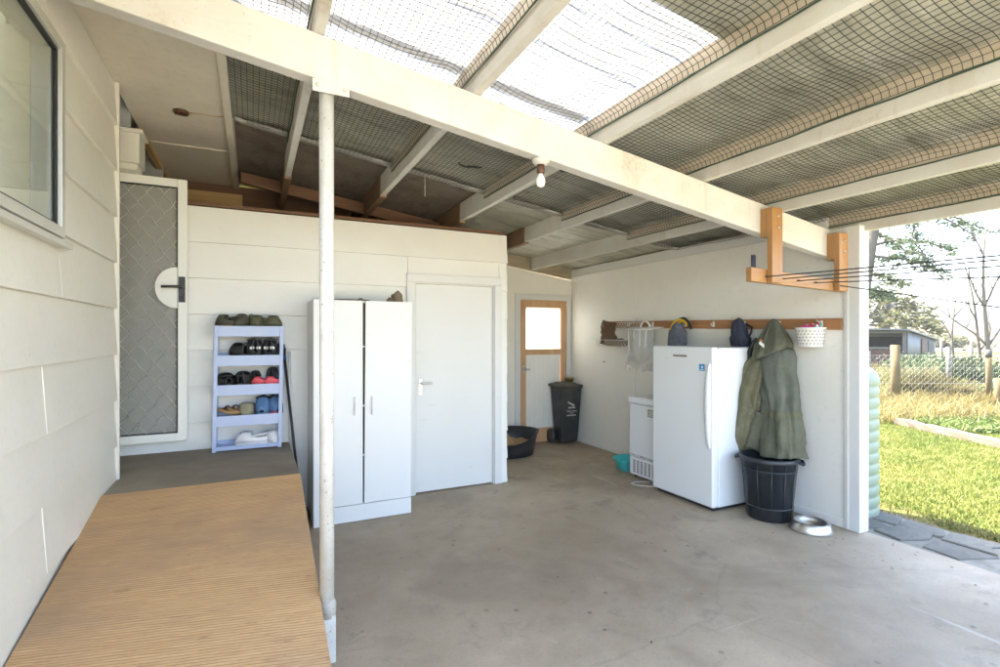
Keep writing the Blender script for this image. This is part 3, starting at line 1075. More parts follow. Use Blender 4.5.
# security door standing open against the boards
SX0, SX1, SY, SZ0, SZ1 = -1.31, -.455, 4.56, .69, 2.69
b = MB()
fw = .062
b.box(SX0, SX0 + fw, SY, SY + .035, SZ0, SZ1)
b.box(SX1 - fw, SX1, SY, SY + .035, SZ0, SZ1)
b.box(SX0 + fw, SX1 - fw, SY + .0005, SY + .0345, SZ0, SZ0 + fw)
b.box(SX0 + fw, SX1 - fw, SY + .0005, SY + .0345, SZ1 - fw, SZ1)
sd = b.build('security_door', 'alu_white', house, bevel=0.005)
b = MB()
b.box(SX0 + fw + .001, SX0 + fw + .008, SY + .008, SY + .03, SZ0 + fw, SZ1 - fw)
b.box(SX1 - fw - .008, SX1 - fw - .001, SY + .008, SY + .03, SZ0 + fw, SZ1 - fw)
b.box(SX0 + fw + .008, SX1 - fw - .008, SY + .008, SY + .03, SZ0 + fw + .001, SZ0 + fw + .008)
b.box(SX0 + fw + .008, SX1 - fw - .008, SY + .008, SY + .03, SZ1 - fw - .008, SZ1 - fw - .001)
b.build('gasket', 'rubber', sd)
b = MB()
b.box(SX0 + fw, SX1 - fw, SY + .026, SY + .028, SZ0 + fw, SZ1 - fw)
b.build('insect_screen', 'screen', sd)
b = MB()
cw, ch = .104, .150
gx0, gx1, gz0, gz1 = SX0 + fw + .003, SX1 - fw - .003, SZ0 + fw + .003, SZ1 - fw - .003
nx = int((gx1 - gx0) / (cw / 2))
sxw = (gx1 - gx0) / nx
for k in range(nx + 1):
    for sgn in (1,):
        pts = []
        nz_ = int((gz1 - gz0) / (ch / 8))
        for i in range(nz_ + 1):
            z = gz0 + (gz1 - gz0) * i / nz_
            ph = (i / 4 + k) % 2
            tri = ph if ph <= 1 else 2 - ph
            s = tri * tri * (3 - 2 * tri)
            x = gx0 + k * sxw + (s - .5) * sxw * .98
            pts.append((min(max(x, gx0), gx1), SY + .018 + .002 * (k % 2), z))
        b.tube(pts, .0023, 5)
b.build('diamond_grille', 'alu_grey', sd)
b = MB()
n = 28
arc = [(SX1 - fw - .002, 0, 1.86 + .155)] + [(SX1 - fw - .01 - .135 * math.sin(PI * i / n), 0, 1.86 + .155 * math.cos(PI * i / n)) for i in range(n + 1)] + [(SX1 - fw - .002, 0, 1.86 - .155)]
b.prism([(p[0], SY - .002, p[2]) for p in arc], (0, .006, 0))
b.build('lock_plate', 'alu_white', sd)
b = MB()
b.box(SX1 - fw + .008, SX1 - fw + .05, SY - .014, SY - .0005, 1.75, 1.945)
b.tube([(SX1 - fw + .03, SY - .01, 1.865), (SX1 - fw + .03, SY - .055, 1.865), (SX1 - fw + .01, SY - .06, 1.865), (SX1 - fw - .10, SY - .058, 1.862)], .0095, 10)
b.tube([(SX1 - fw + .03, SY - .014, 1.79), (SX1 - fw + .03, SY - .02, 1.79)], .01, 10)
b.build('door_handle', 'black', sd, bevel=0.003)
b = MB()
for z in (.95, 1.7, 2.45):
    b.tube([(SX0 - .008, SY + .01, z - .04), (SX0 - .008, SY + .01, z + .04)], .009, 8)
b.box(SX0 - .06, SX0 - .0175, SY + .005, YM - .0215, SZ0, SZ1)
b.build('hinge_jamb', 'alu_white', sd)

# roof framing seen in the gap above the shed wall
b = MB()
b.hexa([(-.1, 5.30, TOPZ(-.1) - .0), (2.3, 5.30, TOPZ(2.3) - .02), (2.3, 5.36, TOPZ(2.3) - .02), (-.1, 5.36, TOPZ(-.1) - .0),
        (-.1, 5.30, TOPZ(-.1) + .10), (2.3, 5.30, TOPZ(2.3) + .10), (2.3, 5.36, TOPZ(2.3) + .10), (-.1, 5.36, TOPZ(-.1) + .10)])
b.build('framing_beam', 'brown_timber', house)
b = MB()
b.box(-1.6, -.1, 5.90, 5.95, 2.40, 2.95)
b.build('framing_board', 'ochre_timber', house)
b = MB()
b.box(-2.1, 2.30, 6.06, 6.12, 2.2, 3.07)
b.box(-2.1, 2.23, YM + .13, 6.06, 2.2, 2.24)
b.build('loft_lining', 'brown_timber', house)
b = MB()
b.hexa([(2.27, YF + .0, TOPZ(2.34) - .0), (4.23, YF, TOPZ(4.23)), (4.23, YF + .09, TOPZ(4.23)), (2.27, YF + .09, TOPZ(2.34)),
        (2.27, YF + .0, TOPZ(2.34) + .185), (4.23, YF, TOPZ(4.23) + .185), (4.23, YF + .09, TOPZ(4.23) + .185), (2.27, YF + .09, TOPZ(2.34) + .185)])
b.build('top_plate', 'end_lining', house)

# ------------------------------------------------------------------ side wall
sw = thing('side_wall', 'flat white sheet wall behind the freezers and coat rail', 'wall', (XR, 4.2, 0))
b = MB()
b.box(XR, XR + .09, 2.372, YF + .1, 0.002, 2.335)
b.build('wall_sheet', 'wall_white', sw)
b = MB()
b.box(XR - .006, XR - .0005, 2.372, YF - .001, .002, .065)
b.box(XR - .004, XR - .0005, 4.78, 4.81, .065, 2.335)
b.build('skirting_strip', 'wall_white', sw)
b = MB()
b.box(XR - .018, XR + .10, 2.258, 2.371, 0.002, 2.335)
b.box(XR + .005, XR + .085, 2.52, 6.145, 2.337, 2.44)  # filler added above the wall to block a sky leak
b.build('end_board', 'door_white', sw, bevel=0.004)
b = MB()
b.box(XR - .022, XR - .0185, 2.335, 2.35, 0.01, 2.3)
b.build('stop_bead', 'wall_white', sw, bevel=0.002)
b = MB()
b.lathe([(0.0, 0.0), (.018, 0.0), (.014, .006), (0, .008)], (0, 0, 0), 10)
h = b.build('hole_patch', 'black', None)
h.rotation_euler = (0, R(-90), 0)
h.location = (XR - .001, 5.38, 1.15)
h.scale = (.6, 1.1, 1)
h.parent = sw
h.matrix_parent_inverse = world_of(sw).inverted()

# ------------------------------------------------------------------ carport frame and roof
cp = thing('carport', 'white timber carport roof with netted rafters and clear roof sheets', 'carport', (.305, 2.455, 0))
b = MB()
xa, xb = HX + .03, XR + .015
bd = .205
def slab(xa, xb, ya, yb, zlo, zhi):
    return [(xa, ya, zlo(xa)), (xb, ya, zlo(xb)), (xb, yb, zlo(xb)), (xa, yb, zlo(xa)), (xa, ya, zhi(xa)), (xb, ya, zhi(xb)), (xb, yb, zhi(xb)), (xa, yb, zhi(xa))]
b.hexa(slab(xa, xb, 2.42, 2.50, lambda x: TOPZ(x) - bd - .004 - .002 * x, lambda x: TOPZ(x) - .003))
b.build('main_beam', 'beam_white', cp, bevel=0.006)
RXS = [.27, 1.05, 1.87, 2.68, 3.47, 4.20]
for i, x in enumerate(RXS):
    yend = [4.75, 4.55, 4.70, 4.85, 6.10, 6.24][i]
    b = MB()
    hw = .024
    z0, z1 = TOPZ(x), TOPZ(x) + RD - .012
    b.box(x - hw, x + hw, .13, yend, z0, z1)
    b.build('rafter', 'beam_white', cp, bevel=0.004)
    if yend < 6:
        b = MB()
        b.box(x - hw - .006, x + hw + .006, yend + .002, 6.05, z0 - .015, z1 - .01)
        b.build('rafter_tail', 'brown_timber_y', cp, bevel=0.004)
    # bare upper face of the rafter behind the netting
    b = MB()
    b.box(x - hw - .004, x - hw - .0005, .14, min(yend - .01, 4.1), z0 + .076, z1 - .003)
    b.build('bare_strip', 'tan_timber', cp)
    b = MB()
    pts = [(x - hw - .014 + .003 * math.sin(y * 9 + i), y, z0 + .074 + .006 * noise.noise(Vector((y * 3, i, 0)))) for y in np.linspace(.2, 4.1, 40)]
    b.tube(pts, .0042, 6)
    b.build('edge_rope', 'rope', cp)
b = MB()     # post
b.tube([(.307, 2.457, .25), (.305, 2.457, TOPZ(.3) - bd - .006)], .0325, 24)
po = b.build('post', 'post_white', cp)
b = MB()
b.lathe([(.030, .20), (.039, .205), (.041, .26), (.0335, .285)], (.307, 2.457, 0), 24)
b.build('collar', 'concrete_base', po)
b = MB()
b.box(.272, .342, 2.422, 2.492, 0, .215)
b.build('foot', 'post_white', po, bevel=0.003)
b = MB()
b.box(.24, .40, 2.412, 2.4195, TOPZ(.32) - bd - .055, TOPZ(.32) - bd + .0)
b.tube([(.262, 2.412, TOPZ(.3) - bd - .03), (.262, 2.405, TOPZ(.3) - bd - .03)], .009, 8)
b.tube([(.38, 2.412, TOPZ(.3) - bd - .03), (.38, 2.405, TOPZ(.3) - bd - .03)], .009, 8)
b.build('post_bracket', 'beam_white', po)

# corrugated sheets
def corrugated(name, mat, x0, x1, y0, y1, dz=0.0, nx=8, parent=cp):
    ny = max(8, int((y1 - y0) / .076 * 8))
    b = MB()
    def f(u, v):
        x = x0 + (x1 - x0) * u
        y = y0 + (y1 - y0) * v
        return (x, y, ROOF(x) + dz + .009 * math.sin(2 * PI * y / .076))
    b.grid(f, nx, ny)
    return b.build(name, mat, parent)

SKY0, SKY1, SKX = 1.55, 3.08, 1.86
corrugated('roof_sheet', 'iron', -.155, 4.33, SKY1 - .06, 6.22, .002)
corrugated('roof_sheet', 'iron', -.155, 4.33, .10, SKY0 + .05, .002)
corrugated('roof_sheet', 'iron', SKX + .012, 4.33, SKY0 + .051, SKY1 - .061, .002)
corrugated('skylight_sheet', 'skylight', -.155, SKX + .10, SKY0, SKY1, -.006, 20)
b = MB()
for y, w in ((2.60, .045), (2.12, .006), (1.83, .005), (2.85, .006)):
    b.hexa(slab(-.14, SKX - .02, y - w, y + w, lambda x: ROOF(x) + .012, lambda x: ROOF(x) + .016))
b.build('lap_strip', 'lap', cp)

# crumpled underlay between rafters and iron
def under(x0, x1, y0, y1):
    def f(u, v):
        x, y = x0 + (x1 - x0) * u, y0 + (y1 - y0) * v
        q = noise.noise(Vector((x * 2.3, y * 1.7, 1))) * .014 + noise.noise(Vector((x * 5, y * 16, 2))) * .011
        return (x, y, ROOF(x) - .034 + q)
    return f
b = MB()
b.grid(under(-.13, 4.2, SKY1 - .02, 4.12), 70, 30)
b.grid(under(-.13, 4.2, .16, SKY0 + .02), 70, 50)
b.grid(under(SKX + .02, 4.2, SKY0 + .02, SKY1 - .02), 40, 40)
b.build('underlay', 'sarking', cp)
b = MB()
b.grid(under(1.9, 4.2, 4.13, 6.24), 40, 40)
b.build('underlay', 'sarking', cp)

# bird netting: one wavy sheet of knotted cord under the roof, pulled down along each rafter's near side
prof = []
xs_ = [-.15] + RXS
for i in range(len(xs_) - 1):
    xa = xs_[i] + (.03 if i else .02)
    xb = xs_[i + 1] - .024 - .012
    L = xb - xa
    for k in range(12):
        s = k / 11
        x = xa + (L - .10) * s
        prof.append((x, ROOF(x) - .058 - .030 * math.sin(PI * s) * (1 if i else .4), i))
    for k in range(1, 9):
        a = k / 8 * PI / 2
        x = xb - .10 + .10 * math.sin(a) + .012 * math.sin(2 * a)
        top = ROOF(x) - .058
        bot = TOPZ(xb) + .078
        prof.append((x, top - (top - bot) * (1 - math.cos(a)) ** .8, i))
nb = MB()
STEP = .033
Y0N, Y1N = .2, 4.1
def wob_(x, y):
    return .014 * noise.noise(Vector((x * 2.2, y * 2.2, 5))) + .006 * noise.noise(Vector((x * 6, y * 6, 9)))
class Strands:
    def __init__(self):
        self.v, self.f, self.nv = [], [], 0
    def strand(self, P, r):
        P = np.asarray(P)
        n = len(P)
        d = np.gradient(P, axis=0)
        d /= np.linalg.norm(d, axis=1)[:, None] + 1e-9
        a = np.cross(d, np.array([.13, .21, .97]))
        a /= np.linalg.norm(a, axis=1)[:, None] + 1e-9
        c = np.cross(d, a)
        V = np.stack([P + (a * math.cos(t) + c * math.sin(t)) * r for t in (0, 2 * PI / 3, 4 * PI / 3)], 1).reshape(-1, 3)
        i = np.arange(n - 1)[:, None] * 3
        F = np.concatenate([np.stack([i[:, 0] + j, i[:, 0] + (j + 1) % 3, i[:, 0] + 3 + (j + 1) % 3, i[:, 0] + 3 + j], 1) for j in range(3)]) + self.nv
        self.v.append(V)
        self.f.append(F)
        self.nv += len(V)
    def build(self, name, mat, parent=None):
        return np_mesh(name, np.concatenate(self.v), np.concatenate(self.f), mat, parent)


def np_mesh(name, V, F, mat, parent=None, rnd=None, smooth=True):
    me = bpy.data.meshes.new(name)
    k = F.shape[1]
    me.vertices.add(len(V))
    me.vertices.foreach_set("co", np.ascontiguousarray(V, dtype=np.float32).ravel())
    me.loops.add(F.size)
    me.loops.foreach_set("vertex_index", np.ascontiguousarray(F, dtype=np.int32).ravel())
    me.polygons.add(len(F))
    me.polygons.foreach_set("loop_start", np.arange(0, F.size, k, dtype=np.int32))
    me.polygons.foreach_set("use_smooth", np.full(len(F), smooth))
    me.materials.append(M[mat])
    if rnd is not None:
        at = me.attributes.new("rnd", 'FLOAT', 'POINT')
        at.data.foreach_set("value", np.ascontiguousarray(rnd, dtype=np.float32))
    me.update()
    me.validate()
    ob = bpy.data.objects.new(name, me)
    COL.objects.link(ob)
    if parent is not None:
        adopt(ob, parent)
    return ob


st = Strands()
for bay in range(6):
    pp = np.array([(p[0], p[1]) for p in prof if p[2] == bay])
    seg = np.r_[0, np.cumsum(np.linalg.norm(np.diff(pp, axis=0), axis=1))]
    m_ = max(4, int(seg[-1] / STEP))
    ss = np.linspace(0, seg[-1], m_ + 1)
    X = np.interp(ss, seg, pp[:, 0])
    Z = np.interp(ss, seg, pp[:, 1])
    for y in np.arange(Y0N, Y1N, STEP):
        sk = np.array([.010 * noise.noise(Vector((x * 3, y * 1.5, 3))) for x in X])
        st.strand(np.stack([X, y + sk, Z + [wob_(x, y) for x in X]], 1), .0017)
    ys = np.linspace(Y0N, Y1N, 56)
    for x, z in zip(X, Z):
        st.strand(np.stack([x + 0 * ys, ys, z + np.array([wob_(x, y) for y in ys])], 1), .0017)
net = st.build('bird_netting', 'net', cp)
b = MB()
for i in range(6):
    xa, xb = xs_[i] + .03, xs_[i + 1] - .03
    b.grid(lambda u, v: (xa + (xb - xa) * u, 4.06 + .10 * v, ROOF(xa + (xb - xa) * u) - .064 + .008 * noise.noise(Vector((u * 9, v, i)))), 16, 2)
b.build('hem_strip', 'strip', cp, solid=.003)
# loose torn net bundle and hanging string
for (xq, yq, lx, rr0, am) in ((1.98, 3.1, .26, .012, .05), (1.40, 3.60, .2, .004, .02)):
    b = MB()
    b.tube([(xq + lx * t, yq + am * math.sin(8 * t), ROOF(xq) - .085 - .02 * math.sin(PI * t)) for t in np.linspace(0, 1, 12)],
           [.005 + rr0 * math.sin(PI * t) for t in np.linspace(0, 1, 12)], 7)
    b.build('torn_netting', 'net', cp)
b = MB()
b.tube([(1.30, 4.12, ROOF(1.3) - .06), (1.302, 4.12, ROOF(1.3) - .14), (1.30, 4.12, ROOF(1.3) - .24)], .003, 5)
b.build('string', 'tan_timber', cp)

# light bulb on the beam
lb = thing('light_bulb', 'unlit white bulb in a brown holder under the beam', 'light bulb', (1.42, 2.44, 2.45))
zb = TOPZ(1.42) - bd - .008
b = MB()
b.lathe([(.0, 0), (.048, 0), (.05, -.012), (.035, -.032), (.0, -.034)], (1.447, 2.455, zb), 24)
b.build('ceiling_rose', 'beam_white', lb)
b = MB()
b.lathe([(.0, -.033), (.021, -.033), (.023, -.075), (.017, -.082), (0, -.083)], (1.447, 2.455, zb), 20)
b.build('lamp_holder', 'brown_plastic', lb)
b = MB()
b.lathe([(.0, -.082), (.013, -.083), (.014, -.092), (.023, -.110), (.0265, -.128), (.022, -.147), (.010, -.157), (0, -.159)], (1.447, 2.455, zb), 24)
b.build('bulb', 'bulb', lb)

# ------------------------------------------------------------------ clothes line bracket
cl = thing('clothesline', 'orange timber bracket on the beam holding dark clothes lines', 'clothesline', (3.65, 2.38, 1.85))
for (xa, xb, zlo, zhi) in ((3.205, 3.325, 1.862, 2.385), (3.965, 4.09, 1.835, 2.275)):
    b = MB()
    b.box(xa + .01, xb, 2.325, 2.366, zlo, zhi)
    up = b.build('upright', 'bracket_wood', cl, bevel=0.004)
    for z in (zhi - .06, zhi - .14):
        b = MB()
        b.tube([((xa + xb) / 2 + .01, 2.3255, z), ((xa + xb) / 2 + .01, 2.318, z)], .009, 8)
        b.build('bolt', 'steel', up)
    b = MB()
    b.box(xa + .012, xb - .002, 2.3665, 2.4185, zhi - .2, zhi - .002)
    b.build('spacer', 'bracket_wood', up)
b = MB()
b.hexa([(3.06, 2.368, 1.868), (4.155, 2.368, 1.832), (4.155, 2.412, 1.832), (3.06, 2.412, 1.868), (3.06, 2.368, 1.965), (4.155, 2.368, 1.915), (4.155, 2.412, 1.915), (3.06, 2.412, 1.965)])
b.build('crossbar', 'bracket_wood_x', cl, bevel=0.004)
for (x0_, z0_, yq, zq) in ((3.211, 1.905, 1.153, 1.88), (3.37, 1.897, 1.21, 1.878), (3.557, 1.892, 1.277, 1.865), (3.753, 1.887, 1.348, 1.826), (3.983, 1.876, 1.43, 1.667)):
    b = MB()
    sl_ = (zq - z0_) / (yq - 2.34)
    pts = [(x0_, 2.37, z0_)] + [(x0_, y, z0_ + sl_ * (y - 2.34)) for y in np.linspace(2.32, -1.6, 12)]
    b.tube(pts, .0042, 6)
    b.tube([(x0_ - .015, 2.365, z0_), (x0_, 2.36, z0_ + .008), (x0_ + .015, 2.365, z0_)], .004, 6)
    b.build('line', 'line_cord', cl)
# far post that carries the lines, outside the frame on the right
b = MB()
b.box(3.1, 4.1, -1.66, -1.60, 1.95, 2.05)
b.tube([(3.6, -1.63, -.05), (3.6, -1.63, 2.0)], .04, 12)
b.build('line_post', 'bracket_wood_x', cl)
b = MB()
b.loft([[(3.16 + .02 * math.cos(a), 2.43 + .012 * math.sin(a), 1.97 + .03 * k + .006 * math.sin(3 * a)) for a in np.linspace(0, 2 * PI, 9)[:-1]] for k in range(4)])
tag(b.build('cloth_scrap', 'blue_bag'), 'small blue rag tucked behind the orange bracket', 'rag')

# ------------------------------------------------------------------ ramp
rp = thing('wooden_ramp', 'orange brown grooved timber ramp up to the porch', 'ramp', (-.25, 3.5, .3))
def rz_(y):
    return .60 + (y - 3.5) * .272
def rtop(x, y):
    t = (x - (HX + .022)) / (.275 - HX - .022)
    return .60 + (y - 3.5) * (.185 + (.288 - .185) * t)
b = MB()
b.grid(lambda u, v: (HX + .022 + (.275 - HX - .022) * u, 1.52 + (3.515 - 1.52) * v, rtop(HX + .022 + (.275 - HX - .022) * u, 1.52 + (3.515 - 1.52) * v) - .009), 10, 16, smooth=False)
b.build('deck', 'ramp', rp, solid=.026)
for x in (HX + .06, -.25, .215):
    b = MB()
    tz = lambda y: rtop(x, y) - .03
    b.hexa([(x, 1.66, .002), (x + .045, 1.66, .002), (x + .045, 3.5, .40), (x, 3.5, .40), (x, 1.66, max(.01, tz(1.66))), (x + .045, 1.66, max(.01, tz(1.66))), (x + .045, 3.5, tz(3.5)), (x, 3.5, tz(3.5))])
    b.build('bearer', 'grey_wood', rp)
b = MB()
b.box(HX + .04, .26, 3.44, 3.50, .30, .56)
b.build('end_trimmer', 'grey_wood', rp)

# ------------------------------------------------------------------ tall cabinet
cb = thing('tall_cabinet', 'tall white two door cupboard beside the white door', 'cupboard', (.81, 4.4, 0))
CX0, CX1, CY, CZ = .42, 1.20, 4.19, 1.78
b = MB()
b.box(CX0, CX0 + .018, CY, YM - .03, 0.002, CZ)
b.box(CX1 - .018, CX1, CY + .018, YM - .03, 0.002, CZ)
b.box(CX0 + .018, CX1 - .018, CY + .018, YM - .03, CZ - .018, CZ - .001)
b.box(CX0 + .018, CX1 - .018, CY + .019, CY + .03, .01, .135)
b.box(CX0 + .018, CX1 - .018, YM - .036, YM - .031, .02, CZ - .02)
for z in (.45, .85, 1.3):
    b.box(CX0 + .018, CX1 - .018, CY + .03, YM - .04, z, z + .016)
cbody = b.build('carcass', ['cab_side'], cb, bevel=0.002)
b = MB()
b.box(CX0 + .002, CX0 + .05, CY - .019, CY - .001, .002, CZ - .002)
b.box(CX0 + .05, CX1 - .002, CY - .015, CY - .001, .004, .135)
b.build('plinth', 'cabinet', cb, bevel=0.002)
xm = .806
b = MB()
b.box(CX0 + .052, xm - .009, CY - .019, CY - .001, .14, CZ - .003)
d1 = b.build('cupboard_door', 'cabinet', cb, bevel=0.003)
b = MB()
b.hexa([(xm + .014, CY - .019, CZ - .003), (xm + .014, CY - .001, CZ - .003), (xm + .002, CY - .001, .14), (xm + .002, CY - .019, .14),
        (CX1 + .004, CY - .019, CZ - .003), (CX1 + .004, CY - .001, CZ - .003), (CX1 - .004, CY - .001, .14), (CX1 - .004, CY - .019, .14)])
d2 = b.build('cupboard_door', 'cabinet', cb, bevel=0.003)
for d_, x in ((d1, xm - .075), (d2, xm + .062)):
    b = MB()
    b.tube([(x, CY - .018, .86), (x, CY - .04, .87), (x, CY - .042, .93), (x, CY - .04, .99), (x, CY - .018, 1.0)], .006, 8)
    b.build('door_handle', 'cabinet', d_)
b = MB()
b.box(xm - .011, xm + .024, CY + .02, CY + .026, .137, CZ - .02)  # dark strip standing in for the shade inside the door gap
b.build('inner_board', 'dark_gap', cb)
for z in (.52, .92, 1.40):
    b = MB()
    b.box(xm - .0088, xm + .014, CY - .004, CY + .018, z, z + .012)
    b.build('hinge_plate', 'cabinet', cb)
# stuff on the cabinet
b = MB()
def rock(c, sx, sy, sz, seed, bmx):
    def f(u, v):
        th, ph = 2 * PI * u, PI * v
        d = Vector((math.sin(ph) * math.cos(th), math.sin(ph) * math.sin(th), math.cos(ph)))
        r = 1 + .35 * noise.noise(d * 1.6 + Vector((seed, 0, 0))) + .15 * noise.noise(d * 4 + Vector((0, seed, 0)))
        return (c[0] + d.x * sx * r, c[1] + d.y * sy * r, max(c[2] - sz * .9, c[2] + d.z * sz * r))
    bmx.grid(f, 20, 12)
rock((1.115, 4.32, CZ + .035), .05, .06, .06, 3, b)
rock((1.06, 4.33, CZ + .02), .03, .03, .022, 8, b)
tag(b.build('stone', 'stone'), 'lumpy brown stone on top of the tall cupboard', 'stone')
b = MB()
for k in range(6):
    x = .60 + .035 * k
    b.tube([(x - .04, 4.28 + .02 * (k % 3), CZ + .006 + .005 * (k % 2)), (x + .03, 4.30 - .01 * (k % 2), CZ + .012), (x + .1, 4.27 + .015 * k % .05, CZ + .008)], .005, 6)
rock((.80, 4.28, CZ + .012), .02, .02, .014, 5, b)
tag(b.build('twig_bundle', 'stone'), 'small bundle of brown twigs on the tall cupboard', 'twigs')

# ------------------------------------------------------------------ shoe rack
sr = thing('shoe_rack', 'lavender blue plastic rack of five shelves on the porch', 'shoe rack', (-.015, 4.53, .6))
TOPS = [1.557, 1.328, 1.100, .862, .628]      # shelf tops
FY, BY = 4.432, 4.632
def hw_(z):
    return .2425
for z in TOPS:
    b = MB()
    w = hw_(z) - .014
    lip = .082 if z > .7 else .03
    b.box(-.030 - w, -.030 + w, FY, FY + .012, z - lip + .012, z + .014)
    b.box(-.030 - w, -.030 + w, BY - .012, BY, z - lip + .02, z + .03)
    b.box(-.030 - w + .001, -.030 + w - .001, FY + .012, BY - .012, z - .008, z)
    b.box(-.030 - w, -.030 - w + .012, FY + .012, BY - .012, z - lip + .02, z + .013)
    b.box(-.030 + w - .012, -.030 + w, FY + .012, BY - .012, z - lip + .02, z + .013)
    b.build('shelf', 'rack', sr, bevel=0.004)
for sx in (-1, 1):
    for ya_ in (FY - .004, BY - .03):
        b = MB()
        xt, xbm = -.022 + sx * (hw_(1.59) - .012), -.038 + sx * (hw_(.6) - .012)
        w = .014
        b.hexa([(xbm - w, ya_, .602), (xbm + w, ya_, .602), (xbm + w, ya_ + .034, .602), (xbm - w, ya_ + .034, .602),
                (xt - w, ya_, 1.573), (xt + w, ya_, 1.573), (xt + w, ya_ + .034, 1.573), (xt - w, ya_ + .034, 1.573)])
        b.build('upright', 'rack', sr, bevel=0.004)

# shoes
def shoe(label, x, y, z, rz, mat, L=.25, Wd=.095, kind='clog', solemat=None, strap=None, tilt=0.0, band=None, trim=None):
    t = thing('shoe', label, 'shoe', (x, y, z), rz, 'shoes kept on the blue rack')
    t.rotation_euler.x = tilt
    fix = local(t)
    def hwid(s):       # half width, s 0 toe .. 1 heel
        return Wd / 2 * (math.sin(PI * min(1, (s * .93 + .035))) ** .45) * (1.0 - .22 * s + .10 * math.sin(PI * s))
    n = 18
    outl = [(hwid(i / n), L / 2 - L * i / n) for i in range(n + 1)]
    poly = [(w, yy_, 0) for w, yy_ in outl] + [(-w, yy_, 0) for w, yy_ in outl[::-1]]
    sole_h = .022 if kind != 'slide' else .018
    b = MB()
    b.prism(poly, (0, 0, sole_h))
    fix(b.build('sole', solemat or mat, None, bevel=0.004))
    if kind == 'slide':
        b = MB()
        for sx in (-1, 1):
            b.tube([(0, L * .22, sole_h), (sx * .02, L * .12, sole_h + .03), (sx * .042, L * -.05, sole_h + .004)], .006, 6)
        fix(b.build('strap', strap or mat, None))
        return t
    H = {'clog': .080, 'sneaker': .090, 'boot': .115, 'low': .045}[kind]
    kind = 'clog' if kind == 'low' else kind
    def top(s):
        if kind == 'clog':
            return sole_h + H * (min(1, s / .22) ** .6) * (1.0 if s < .5 else 1 - .40 * min(1, (s - .5) / .2))
        return sole_h + H * ((.35 + .65 * min(1, s / .45)) if s < .45 else 1.0 - .12 * math.sin(PI * (s - .45) / .55)) * min(1, (s + .03) / .12) ** .5
    b = MB()
    ns, nf = 24, 16
    vs, fs = [], []
    for i in range(ns + 1):
        s = i / ns
        w = hwid(s) * .98
        h = top(s) - sole_h
        for j in range(nf + 1):
            a = PI * j / nf
            ex = .62
            vs.append((w * math.copysign(abs(math.cos(a)) ** ex, math.cos(a)), L / 2 - L * s, sole_h - .002 + h * math.sin(a) ** ex))
    lo_ = .50 if kind == 'clog' else .48
    for i in range(ns):
        for j in range(nf):
            s, a = (i + .5) / ns, (j + .5) / nf
            if lo_ < s < .955 and .24 < a < .76:
                continue
            q = i * (nf + 1) + j
            fs.append((q, q + 1, q + nf + 2, q + nf + 1))
    b.add(vs, fs, 0, True)
    fix(b.build('upper', mat, None, solid=.006))
    b = MB()
    b.prism([(p[0] * .86, p[1] * .9, sole_h) for p in poly], (0, 0, .003))
    fix(b.build('insole', 'black_shoe' if mat != 'white_shoe' else 'grey_badge', None))
    if strap:
        b = MB()
        pts = []
        for i in range(13):
            a = PI * i / 12
            pts.append((hwid(.55) * 1.02 * math.cos(a), -L * .05 - L * .43 * math.sin(a), sole_h + .05 + .012 * math.sin(a)))
        b.tube(pts, .007, 6)
        fix(b.build('strap', strap, None))
    if kind == 'clog':
        b = MB()
        for (px, py) in ((-.022, .3), (0, .32), (.022, .3), (-.012, .22), (.012, .22)):
            s = .5 - py
            zt_ = top(s) - .001 - abs(px) * .22
            b.lathe([(.0, 0), (.006, 0), (.006, .004), (0, .004)], (px, py * L, zt_ - .001), 8)
        fix(b.build('vent_hole', 'black', None))
    if band:
        b = MB()
        for sx in (-1, 1):
            b.hexa([(sx * .008, -L * .502, .060), (sx * .040, -L * .475, .060), (sx * .040, -L * .45, .060), (sx * .008, -L * .47, .060),
                    (sx * .008, -L * .502, .080), (sx * .038, -L * .475, .080), (sx * .038, -L * .45, .080), (sx * .008, -L * .47, .080)])
        fix(b.build('heel_band', band, None))
    if trim:
        b = MB()
        b.tube([(hwid(.55) * .8, -L * .02, top(.5) - .004), (hwid(.75) * .9, -L * .25, top(.75) + .004), (0, -L * .46, top(.95) + .006),
                (-hwid(.75) * .9, -L * .25, top(.75) + .004), (-hwid(.55) * .8, -L * .02, top(.5) - .004), (0, L * .05, top(.45) + .004), (hwid(.55) * .8, -L * .02, top(.5) - .004)], .008, 6)
        fix(b.build('collar', trim, None))
    return t

zt1, zt2, zt3, zt4, zt5 = [z + .001 for z in TOPS]
shoe('dark olive clog with tan sole, leftmost on the top of the rack', -.185, 4.52, zt1, R(70), 'olive_shoe', .16, .115, 'clog', 'tan_sole', 'olive_shoe')
shoe('dark olive clog with its strap raised, second on the top of the rack', -.075, 4.54, zt1, R(140), 'olive_shoe', .2, .12, 'sneaker', None, 'olive_shoe')
shoe('low dark moss clog, third from the left on the top of the rack', .035, 4.55, zt1, R(160), 'green_shoe', .17, .10)
shoe('moss green clog at the right end of the top of the rack', .125, 4.54, zt1, R(-110), 'green_shoe', .18, .11, 'clog', None, 'green_shoe')
shoe('plain black slip-on lying left of the reflective trainers', -.10, 4.53, zt2, R(30), 'black_shoe', .19, .115, 'sneaker')
shoe('charcoal trainer with silver heel bands, left one of the pair', .01, 4.535, zt2, R(4), 'grey_shoe', .19, .118, 'boot', 'black_shoe', None, 0, 'reflect', 'grey_shoe')
shoe('charcoal trainer with silver heel bands, right one of the pair', .125, 4.535, zt2, R(-6), 'grey_shoe', .19, .118, 'boot', 'black_shoe', None, 0, 'reflect', 'grey_shoe')
shoe('small black slipper at the right end of the second shelf', .19, 4.56, zt2, R(60), 'black_shoe', .11, .06)
